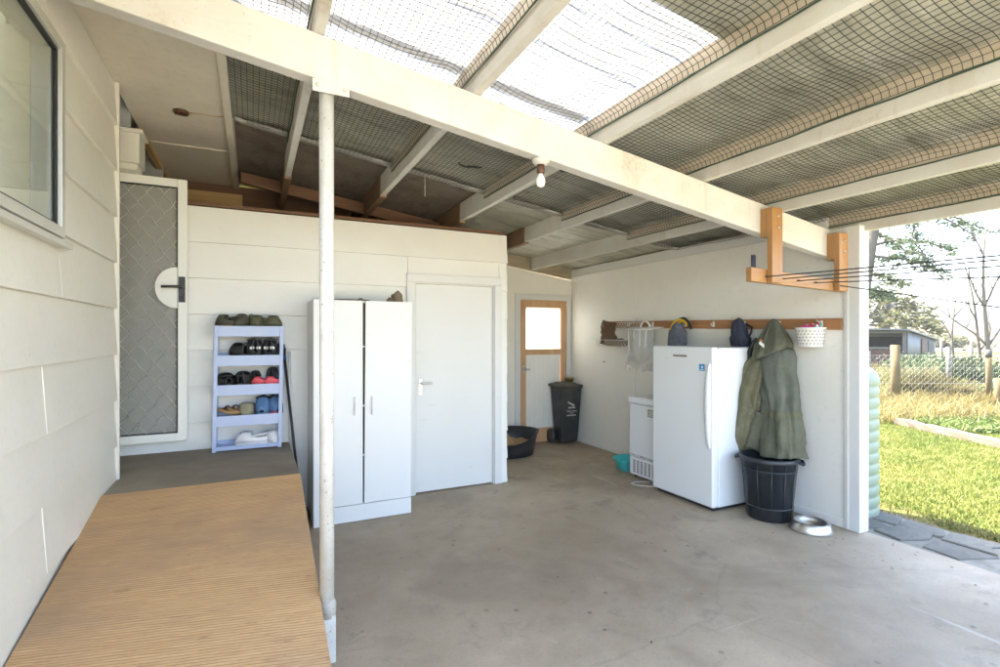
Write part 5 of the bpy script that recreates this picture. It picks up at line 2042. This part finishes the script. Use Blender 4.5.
# ------------------------------------------------------------------ outdoors: tank
tk = thing('water_tank', 'pale green ribbed water tank outside the wall end', 'water tank', (4.63, 2.80, LAWN))
fix = local(tk)
b = MB()
pf = [(0, 0), (.36, 0)]
z = .03
while z < 1.17:
    for q in range(8):
        s = q / 8
        pf.append((.355 + .011 * abs(math.sin(PI * s)) ** .6, z + .092 * s))
    z += .092
pf += [(.355, z), (.345, z + .03), (.29, z + .07), (.18, z + .10), (0, z + .115)]
b.lathe(pf, (0, 0, 0), 64)
fix(b.build('tank_shell', 'tank'))
b = MB()
b.lathe([(.0, z + .11), (.12, z + .108), (.13, z + .115), (.12, z + .14), (0, z + .145)], (0, 0, 0), 32)
fix(b.build('lid', 'tank'))

# ------------------------------------------------------------------ outdoors: grass
def blades(name, P, H, Wd, mat, lean=.35, curve=.3, seed=1, kind='stuff', parent=None, rv=None):
    g = np.random.default_rng(seed)
    n = len(P)
    az = g.uniform(0, 2 * PI, n)
    la = g.uniform(0, 2 * PI, n)
    ln = np.abs(g.normal(0, lean, n))
    side = np.stack([np.cos(az), np.sin(az), 0 * az], 1) * (Wd / 2)[:, None]
    dr = np.stack([np.cos(la) * ln, np.sin(la) * ln, np.ones(n)], 1)
    dr /= np.linalg.norm(dr, axis=1)[:, None]
    mid = P + dr * (H * .55)[:, None]
    bend = np.stack([np.cos(la), np.sin(la), -.4 * np.ones(n)], 1) * (curve * H * g.uniform(.3, 1, n))[:, None]
    tip = P + dr * H[:, None] + bend
    V = np.stack([P - side, P + side, mid + side * .75, mid - side * .75, tip + side * .12, tip - side * .12], 1).reshape(-1, 3)
    i = np.arange(n)[:, None] * 6
    F = np.concatenate([i + np.array([[0, 1, 2, 3]]), i + np.array([[3, 2, 4, 5]])])
    r_ = (g.uniform(0, 1, n) if rv is None else rv)
    o = np_mesh(name, V, F, mat, parent, np.repeat(r_, 6))
    if kind:
        o["kind"] = kind
    return o


def yardpts(lat0, lat1, d0, d1, n, z=LAWN, seed=0, ratio=True):
    g = np.random.default_rng(seed)
    d = np.sqrt(g.uniform(d0 ** 2, d1 ** 2, n))
    u = g.uniform(lat0, lat1, n)
    lat = u * d if ratio else u
    F_, R_ = np.array(FWD), np.array(RGT)
    P = d[:, None] * F_ + lat[:, None] * R_
    P[:, 2] = z
    return P

# lawn: blade clumps inside the wedge the yard opens on
P = yardpts(.45, 1.35, 3.4, 10.0, 150000, seed=4)
edge = 5.06 + .12 * np.sin(P[:, 1] * 3.1) + .06 * np.sin(P[:, 1] * 11)
P = P[P[:, 0] > edge]
g_ = np.random.default_rng(8)
cl_ = np.array([noise.noise(Vector((p[0] * 1.1, p[1] * 1.1, 0))) for p in P]) * .9 + np.array([noise.noise(Vector((p[0] * 4, p[1] * 4, 7))) for p in P]) * .5
rv = np.clip(.5 + cl_ * .6 + g_.normal(0, .16, len(P)), 0, 1)
lawn_b = blades('lawn_grass', P, g_.uniform(.025, .06, len(P)) * (1.15 - .5 * rv), np.full(len(P), .009), 'grass', .5, .4, 2, rv=rv)
# sparse dry litter at the lawn edge
P = np.stack([np.random.default_rng(3).uniform(4.82, 5.2, 2600), np.random.default_rng(5).uniform(-.5, 4.3, 2600), np.full(2600, LAWN + .025)], 1)
blades('dry_litter', P, np.random.default_rng(6).uniform(.02, .06, 2600), np.full(2600, .008), 'tallgrass', 1.6, .5, 9)
# tall dry grass band
P = yardpts(.66, 1.2, 8.9, 12.2, 9000, seed=12)
ok = np.array([noise.noise(Vector((p[0] * .9, p[1] * .9, 4))) for p in P]) > -.22
P = P[ok]
gh = np.random.default_rng(2)
blades('tall_grass', P, gh.uniform(.16, .42, len(P)), np.full(len(P), .016), 'tallgrass', .55, .5, 5)
# leafy ground cover near the sleeper
P = yardpts(.80, 1.15, 8.0, 9.3, 3600, seed=21)
ok = (P @ np.array(RGT)) / (P @ np.array(FWD)) > .80 + .11 * np.abs(P @ np.array(FWD) - 8.9)
P = P[ok]
blades('weeds', P, np.random.default_rng(4).uniform(.08, .2, len(P)), np.full(len(P), .05), 'leafy', .9, .5, 6)
P = yardpts(.70, 1.3, 12.2, 26, 9000, seed=31)
blades('rough_grass', P, np.random.default_rng(4).uniform(.15, .38, len(P)), np.full(len(P), .03), 'tussock', .6, .5, 16)

def tuss(lat, dep, r, h, n, seed, mat, name, label):
    g = np.random.default_rng(seed)
    c = np.array(yard(lat, dep, LAWN))
    a = g.uniform(0, 2 * PI, n)
    q = np.sqrt(g.uniform(0, 1, n)) * r
    P = np.stack([c[0] + q * np.cos(a), c[1] + q * np.sin(a), np.full(n, LAWN)], 1)
    H = h * (1.05 - .55 * (q / r) ** 2) * g.uniform(.75, 1.1, n)
    o = blades(name, P, H, np.full(n, .018), mat, .35, .45, seed, None)
    return tag(o, label, 'grass clump')
tuss(10.7, 12.7, .80, .86, 3200, 41, 'tussock', 'tussock', 'golden tussock clump behind the wire fence near the shed')

# sleeper edging
b = MB()
p0, p1 = Vector((10.2, 4.95, 0)), Vector((9.05, 2.75, 0))
d_ = (p1 - p0).normalized()
n_ = Vector((-d_.y, d_.x, 0))
rings = []
for i in range(13):
    q = p0.lerp(p1, i / 12)
    j = .03 * noise.noise(Vector((i * .7, 0, 0)))
    rings.append([q - n_ * (.11 + j) + Vector((0, 0, LAWN - .02)), q + n_ * (.11 + j) + Vector((0, 0, LAWN - .02)), q + n_ * (.11 - j) + Vector((0, 0, LAWN + .10 + j)), q - n_ * (.10 - j) + Vector((0, 0, LAWN + .12 + j))])
b.loft(rings, smooth=False)
tag(b.build('timber_sleeper', 'log_wood', bevel=0.012), 'pale weathered timber sleeper edging the lawn', 'sleeper')

# fence
FD = 11.8
def fpost(lat, dep, r, h, mat, label, cap=None):
    p = yard(lat, dep)
    b = MB()
    b.tube([(p.x, p.y, LAWN - .1), (p.x + .01, p.y, LAWN + h * .5), (p.x + .015, p.y + .01, LAWN + h)], [r * 1.08, r, r * .96], 14)
    o = tag(b.build('fence_post', mat), label, 'fence post', 'posts of the yard fence')
    if cap:
        b = MB()
        b.tube([(p.x + .013, p.y + .009, LAWN + h * .86), (p.x + .015, p.y + .01, LAWN + h + .01)], r * 1.12, 12)
        b.build('post_cap', cap, o)
    return o
fpost(9.18, FD, .092, 1.34, 'post_wood', 'thick yellowish round fence post nearest the shed')
fpost(11.35, FD, .06, 1.22, 'post_wood', 'slim round fence post with a grey wrapped top', 'grey_wood')
fpost(8.6, FD + .05, .05, 1.2, 'grey_wood', 'thin grey fence post just right of the water tank')
fpost(12.1, 13.7, .06, 1.25, 'grey_wood', 'dark grey fence post behind the golden tussock')
fpost(10.98, FD - .6, .07, .62, 'post_wood', 'short cut stump post in the tall dry grass')
fpost(18.2, 19.6, .05, 1.3, 'grey_wood', 'thin far fence post left of the leaning one')
fpost(20.3, 20.3, .06, 1.35, 'grey_wood', 'leaning far fence post by the bare trees')
fpost(17.9, 20.6, .05, 1.35, 'grey_wood', 'thin far fence post beside the shed corner')
fw_ = thing('wire_fence', 'galvanised wire netting fence strung between the round posts', 'wire fence', tuple(yard(10, FD, LAWN)))
s2 = Strands()
fa, fb = 8.3, 12.6
cwid, chgt = .075, .065
nx_ = int((fb - fa) / cwid)
for k in range(int(1.05 / chgt)):
    for ph in (0, 1):
        pass
F_, R_ = np.array(FWD), np.array(RGT)
zz = np.linspace(0, 1.05, int(1.05 / (chgt / 2)) + 1)
for k in range(nx_ + 1):
    off = np.where((np.arange(len(zz)) // 1) % 4 < 2, -.5, .5) * cwid * .5
    lat = fa + k * cwid + off * (1 if k % 2 == 0 else -1)
    P = lat[:, None] * R_ + FD * F_
    P[:, 2] = LAWN + .05 + zz
    s2.strand(P, .0027)
for h in (.05, .45, .8, 1.1):
    P = np.linspace(fa, fb, 12)[:, None] * R_ + FD * F_
    P[:, 2] = LAWN + h
    s2.strand(P, .0028)
s2.build('netting', 'galv', fw_)

# shed
sh = thing('garden_shed', 'old open fronted grey iron shed with a rusty side panel', 'shed', tuple(yard(17, 27, LAWN)))
def ybox(b, l0, l1, d0, d1, z0, z1, mi=0, zb=None):
    zb = z1 if zb is None else zb
    ps = [yard(l0, d0, z0), yard(l1, d0, z0), yard(l1, d1, z0), yard(l0, d1, z0), yard(l0, d0, z1), yard(l1, d0, z1), yard(l1, d1, zb), yard(l0, d1, zb)]
    return b.hexa(ps, mi)
A_ = Vector((20.0, 25.0))
FV, GV = Vector((-4.4, 2.0)), Vector((6.3, 5.7))
def SP(p, q, z):
    """shed frame: p metres-fraction along the open front, q along the side wall"""
    c = A_ + FV * p + GV * q
    return yard(c.x, c.y, z)
def sbox(b, p0, p1, q0, q1, z0, z1, zb=None, mi=0):
    zb = z1 if zb is None else zb
    return b.hexa([SP(p0, q0, z0), SP(p1, q0, z0), SP(p1, q1, z0), SP(p0, q1, z0), SP(p0, q0, z1), SP(p1, q0, z1), SP(p1, q1, zb), SP(p0, q1, zb)], mi)
b = MB()
b.hexa([SP(-.04, -.05, 1.72), SP(1.05, -.05, 1.84), SP(1.05, 1.04, 1.30), SP(-.04, 1.04, 1.16), SP(-.04, -.05, 1.80), SP(1.05, -.05, 1.92), SP(1.05, 1.04, 1.38), SP(-.04, 1.04, 1.24)])
b.build('roof', 'shed_iron', sh)
b = MB()
sbox(b, .03, 1, .012, .02, LAWN, .80)
b.build('front_panel', 'rust', sh)
b = MB()
for p in (0.0, .34, .67, .97):
    sbox(b, p, p + .03, -.012, .008, LAWN, 1.70)
sbox(b, -.02, 1.02, -.016, .004, 1.58, 1.70)
sbox(b, .02, 1, -.006, .0115, .80, .90)
b.build('front_frame', 'grey_wood', sh)
b = MB()
sbox(b, 0.02, 1, .5, .52, LAWN, 1.4)
sbox(b, .985, 1, .0, 1, LAWN, 1.65, 1.1)
b.build('inner_wall', 'shed_dark', sh)
b = MB()
def swall(u, v):
    top = 1.71 - .53 * u
    return SP(-.004 + .002 * math.sin(u * 160), .02 + .97 * u, LAWN + (top - LAWN) * v)
b.grid(swall, 240, 1)
b.build('side_wall', 'shed_iron', sh, solid=.02)
b = MB()
sbox(b, -.02, -.012, .42, .58, LAWN + .1, 1.32, 1.26)
b.build('rusty_panel', 'rust', sh)
b = MB()
sbox(b, -.018, -.012, .66, .88, LAWN + .1, 1.18, 1.1)
b.build('pale_panel', 'grey_wood', sh)

# ------------------------------------------------------------------ trees
def limb(b, pts, r0, r1, n=8):
    k = len(pts)
    b.tube(pts, [r0 + (r1 - r0) * i / (k - 1) for i in range(k)], n)


def leaves(name, C, size, mat, parent, seed, flat=.5, elong=2.2):
    """leaf sprays: small elongated quads at the centres C"""
    g = np.random.default_rng(seed)
    n = len(C)
    a = g.normal(0, 1, (n, 3))
    a[:, 2] *= flat
    a /= np.linalg.norm(a, axis=1)[:, None]
    c = np.cross(a, g.normal(0, 1, (n, 3)))
    c /= np.linalg.norm(c, axis=1)[:, None]
    s = size * g.uniform(.6, 1.3, n)
    A, B = a * (s * elong / 2)[:, None], c * (s / 2)[:, None]
    V = np.stack([C - A, C + B * .8, C + A, C - B * .8], 1).reshape(-1, 3)
    F = np.arange(n * 4).reshape(-1, 4)
    return np_mesh(name, V, F, mat, parent, np.repeat(np.clip(g.normal(.45, .28, n), 0, 1), 4), smooth=False)


def branch_tree(name, label, cat, base, trunk, branches, leafmat, seed, dens, lsize, spread, trunk_r=(.25, .1), droop=.0):
    """trunk and branches as polylines (lateral, depth, z) in the yard frame; foliage sprays along the outer branches"""
    t = thing(name, label, cat, tuple(yard(base[0], base[1], LAWN)))
    b = MB()
    g = random.Random(seed)
    limb(b, [yard(*p) for p in trunk], trunk_r[0], trunk_r[1], 12)
    b.build('trunk', 'bark', t)
    b = MB()
    C = []
    for br, r0, dn in branches:
        pts = []
        for i in range(len(br) - 1):
            for q in range(6):
                s = q / 6
                p = [br[i][j] * (1 - s) + br[i + 1][j] * s for j in range(3)]
                pts.append(yard(p[0] + g.gauss(0, .015), p[1] + g.gauss(0, .02), p[2] + g.gauss(0, .02)))
        pts.append(yard(*br[-1]))
        limb(b, pts, r0, r0 * .2, 6)
        m = len(pts)
        for i, p in enumerate(pts):
            s = i / (m - 1)
            if s < .15:
                continue
            for k in range(2):
                dv = Vector((g.gauss(0, 1), g.gauss(0, 1), g.gauss(-droop, .5))).normalized()
                L = spread * g.uniform(.4, 1.2)
                e = p + dv * L
                limb(b, [p, (p + e) / 2 + Vector((0, 0, .03)), e], r0 * .25, .006, 4)
                if dn:
                    for _ in range(int(dens * dn)):
                        w = g.uniform(.25, 1.1)
                        C.append(p + dv * L * w + Vector((g.gauss(0, 1), g.gauss(0, 1), g.gauss(0, .55))) * spread * .28)
    b.build('limbs', 'bark', t)
    if C:
        leaves('crown', np.array([tuple(c) for c in C]), lsize, leafmat, t, seed, .35)
    return t

k17 = 17 / 508
def TL(u, v, dd=0.0, t=17.0):
    s = (t + dd) / 508
    return ((u - 500) * s, t + dd, 1.5 + (335 - v) * s)
branch_tree('conifer_tree', 'big dark conifer with drooping open branches above the shed', 'tree', (12.0, 17),
            [(11.9, 17, LAWN), (12.05, 17, 2.4), (12.4, 17, 4.6), (12.95, 17.1, 7.0), (13.2, 17.2, 9.0)],
            [([TL(868, 246), TL(900, 239, .4), TL(930, 243, .6), TL(957, 251, .8)], .06, 1),
             ([TL(866, 256), TL(895, 258, -.5), TL(922, 262, -.8), TL(948, 276, -1)], .06, 1),
             ([TL(872, 232), TL(888, 238, 1), TL(905, 250, 1.4), TL(922, 254, 1.6)], .05, .8),
             ([TL(880, 210), TL(915, 222, -.6), TL(912, 240, -.9), TL(928, 260, -1.2)], .05, .9),
             ([TL(866, 272), TL(882, 276, .6), TL(896, 281, .8), TL(910, 284, 1)], .04, 1),
             ([TL(866, 288), TL(876, 291, -.4), TL(890, 296, -.6)], .035, 1.1),
             ([TL(885, 190), TL(930, 205, .5), TL(966, 222, .8), TL(996, 233, 1.0)], .07, .9),
             ([TL(885, 195), TL(940, 215, -.8), TL(975, 236, -1.2)], .06, .7),
             ([TL(866, 240), TL(840, 236, .5), TL(810, 250, .6)], .06, 1),
             ([TL(880, 190), TL(840, 190, .5), TL(800, 215, .6)], .06, 1),
             ([TL(890, 170), TL(930, 165, 1.5), TL(960, 180, 2)], .06, 1),
             ([TL(885, 150), TL(860, 145, -1.5), TL(830, 160, -2)], .06, 1)],
            'needles', 3, 24, .06, .36, (.26, .12), .25)
branch_tree('golden_tree', 'golden green spreading tree right behind the shed roof', 'tree', (27, 34),
            [(25.6, 34, LAWN), (25.8, 34, 2.0), (26.2, 34, 3.6)],
            [([TL(870, 318, 0, 34), TL(890, 308, 1, 34), TL(912, 309, 1, 34), TL(938, 322, 1, 34)], .10, 1),
             ([TL(872, 322, 0, 34), TL(895, 316, -1, 34), TL(920, 320, -1.4, 34), TL(944, 330, -1.8, 34)], .09, 1.2),
             ([TL(870, 316, 0, 34), TL(885, 300, .5, 34), TL(905, 300, .8, 34), TL(925, 310, 1, 34)], .09, .9),
             ([TL(866, 312, 0, 34), TL(872, 296, .5, 34), TL(890, 294, .8, 34)], .09, .7),
             ([TL(870, 325, 0, 34), TL(895, 322, 1.5, 34), TL(915, 326, 2, 34)], .08, 1.1),
             ([TL(866, 318, 0, 34), TL(840, 300, 1, 34), TL(815, 305, 1, 34)], .1, 1),
             ([TL(866, 322, 0, 34), TL(845, 318, -1, 34), TL(820, 320, -1, 34)], .1, 1)],
            'needles_gold', 5, 16, .17, .75, (.3, .2), .1)

def bare_tree(label, lat, dep, h, r0, seed, lean, forks):
    g = random.Random(seed)
    t = thing('bare_tree', label, 'tree', tuple(yard(lat, dep, LAWN)), 0, 'leafless trees along the paddock')
    b = MB()
    tr = []
    for i in range(9):
        s = i / 8
        tr.append(yard(lat + lean * s + .12 * math.sin(5 * s + seed) * s, dep + .2 * s, LAWN + h * s))
    limb(b, tr, r0, r0 * .25, 10)
    b.build('trunk', 'bark', t)
    b = MB()
    def grow(p, d, L, r, lev):
        pts = [p]
        q = p.copy()
        dd = d.copy()
        for i in range(6):
            dd = (dd + Vector((g.gauss(0, .16), g.gauss(0, .16), g.gauss(.03, .10)))).normalized()
            q = q + dd * L / 6
            pts.append(q.copy())
        limb(b, pts, r, r * .35, 6)
        if lev > 0:
            for i in range(2, 7):
                if g.random() < .75:
                    d2 = (dd + Vector((g.gauss(0, .6), g.gauss(0, .6), g.gauss(.15, .4)))).normalized()
                    grow(pts[i], d2, L * g.uniform(.35, .6), r * .45, lev - 1)
    for (s, dl, dz, L) in forks:
        i = min(7, int(s * 8))
        d = (RGT * dl + FWD * g.uniform(-.4, .4) + Vector((0, 0, dz))).normalized()
        grow(tr[i].copy(), d, L, r0 * .5, 2)
    b.build('limbs', 'bark', t)
bare_tree('tallest leafless tree, thick trunk near the fence at right', 14.65, 15.2, 4.9, .075, 2, .0, [(.3, -.9, .9, 1.5), (.35, .8, .9, 1.5), (.55, .9, 1.1, 1.6), (.6, -.6, 1.2, 1.2), (.8, .5, 1, 1.0)])
bare_tree('slim leafless tree forking low, second from the shed', 16.2, 17.0, 4.1, .06, 5, -.45, [(.35, .7, 1, 1.2), (.55, -.6, 1, .9), (.7, .6, 1, .9)])
bare_tree('crooked thin leafless tree nearest the shed', 15.4, 17.2, 2.9, .055, 9, .1, [(.3, .9, .15, 1.4), (.5, -.7, .7, .8), (.75, .8, .6, .7)])

def bush(label, lat, dep, rx, ry, h, n, seed, mat, size, name='bush'):
    g = random.Random(seed)
    t = thing(name, label, 'bush', tuple(yard(lat, dep, LAWN)))
    b = MB()
    c = yard(lat, dep, LAWN)
    cl = []
    for k in range(14):
        a = g.uniform(0, 2 * PI)
        q = math.sqrt(g.random())
        e = c + RGT * rx * q * math.cos(a) + FWD * ry * q * math.sin(a) + Vector((0, 0, h * (1 - .55 * q * q) * g.uniform(.65, 1)))
        cl.append(e)
        limb(b, [c + Vector((g.gauss(0, .1), g.gauss(0, .1), 0)), (c + e) / 2 + Vector((0, 0, .1)), e], .025, .006, 5)
    b.build('stems', 'bark', t)
    C = []
    for _ in range(n):
        e = g.choice(cl)
        s = g.random() ** .35
        p = c.lerp(e, s) + Vector((g.gauss(0, 1) * rx * .2, g.gauss(0, 1) * ry * .2, g.gauss(0, 1) * h * .13))
        if p.z < LAWN:
            p.z = LAWN + g.random() * .2
        C.append(tuple(p))
    leaves('foliage', np.array(C), size, mat, t, seed, .8, 1.6)
bush('wide dark green scrub bush beyond the fence, middle one', 15.6, 16.6, 1.6, 1.0, 1.05, 5200, 51, 'bush', .085)
bush('green scrub bush beyond the fence under the thick bare tree', 15.7, 14.6, 1.1, .8, .75, 3000, 52, 'bush', .075)
bush('low green bush against the shed side wall', 19.0, 22.4, 2.0, .9, .75, 3200, 53, 'bush', .10)
bush('bright green shrub by the right hand fence post', 12.0, 12.6, .8, .6, .5, 1800, 54, 'leafy', .06)
for i, (l_, d_, r_, h_) in enumerate(((52, 60, 4, 1.3), (66, 76, 4, 1.3), (76, 88, 5, 1.6))):
    bush(['rounded pale scrub bush far out on the gold pasture, left one', 'rounded pale scrub bush far out on the gold pasture, middle one', 'rounded pale scrub bush far out on the gold pasture, right one'][i],
         l_, d_, r_, 3, h_, 2600, 60 + i, 'needles_gold', .35)

# dry leaf crumbs blown over the slab
g_ = np.random.default_rng(77)
n_l = 70
lx = np.concatenate([g_.uniform(.4, 4.0, 15), g_.uniform(2.4, 4.05, 30), g_.uniform(3.6, 4.2, 25)])
ly = np.concatenate([g_.uniform(1.2, 4.1, 15), g_.uniform(4.6, 6.0, 30), g_.uniform(1.0, 2.3, 25)])
V, F = [], []
for i in range(n_l):
    a, L_ = g_.uniform(0, 2 * PI), g_.uniform(.005, .014)
    c_, s_ = math.cos(a) * L_, math.sin(a) * L_
    z_ = .003
    o = len(V)
    V += [(lx[i] - c_, ly[i] - s_, z_), (lx[i] + s_ * .45, ly[i] - c_ * .45, z_ + g_.uniform(.001, .005)), (lx[i] + c_, ly[i] + s_, z_ + .001), (lx[i] - s_ * .45, ly[i] + c_ * .45, z_ + g_.uniform(.001, .005))]
    F.append((o, o + 1, o + 2, o + 3))
lit = np_mesh('leaf_litter', np.array(V), np.array(F), 'litter', None, g_.uniform(0, 1, len(V)), smooth=False)
lit["kind"] = "stuff"

# haze added for the washed-out look of the far paddock: one even box of air round everything
k = NT('thin air haze')
k.t.nodes.remove(k.p)
pv = k.n("ShaderNodeVolumePrincipled")
pv.inputs["Color"].default_value = (0.92, 0.95, 1.0, 1)
pv.inputs["Density"].default_value = 0.0006
k.l(pv.outputs[0], k.o.inputs["Volume"])
M['haze'] = k.m
b = MB()
b.box(-70, 1150, -420, 1100, -1.4, 62)
hz = b.build('haze', 'haze')
hz["kind"] = "stuff"
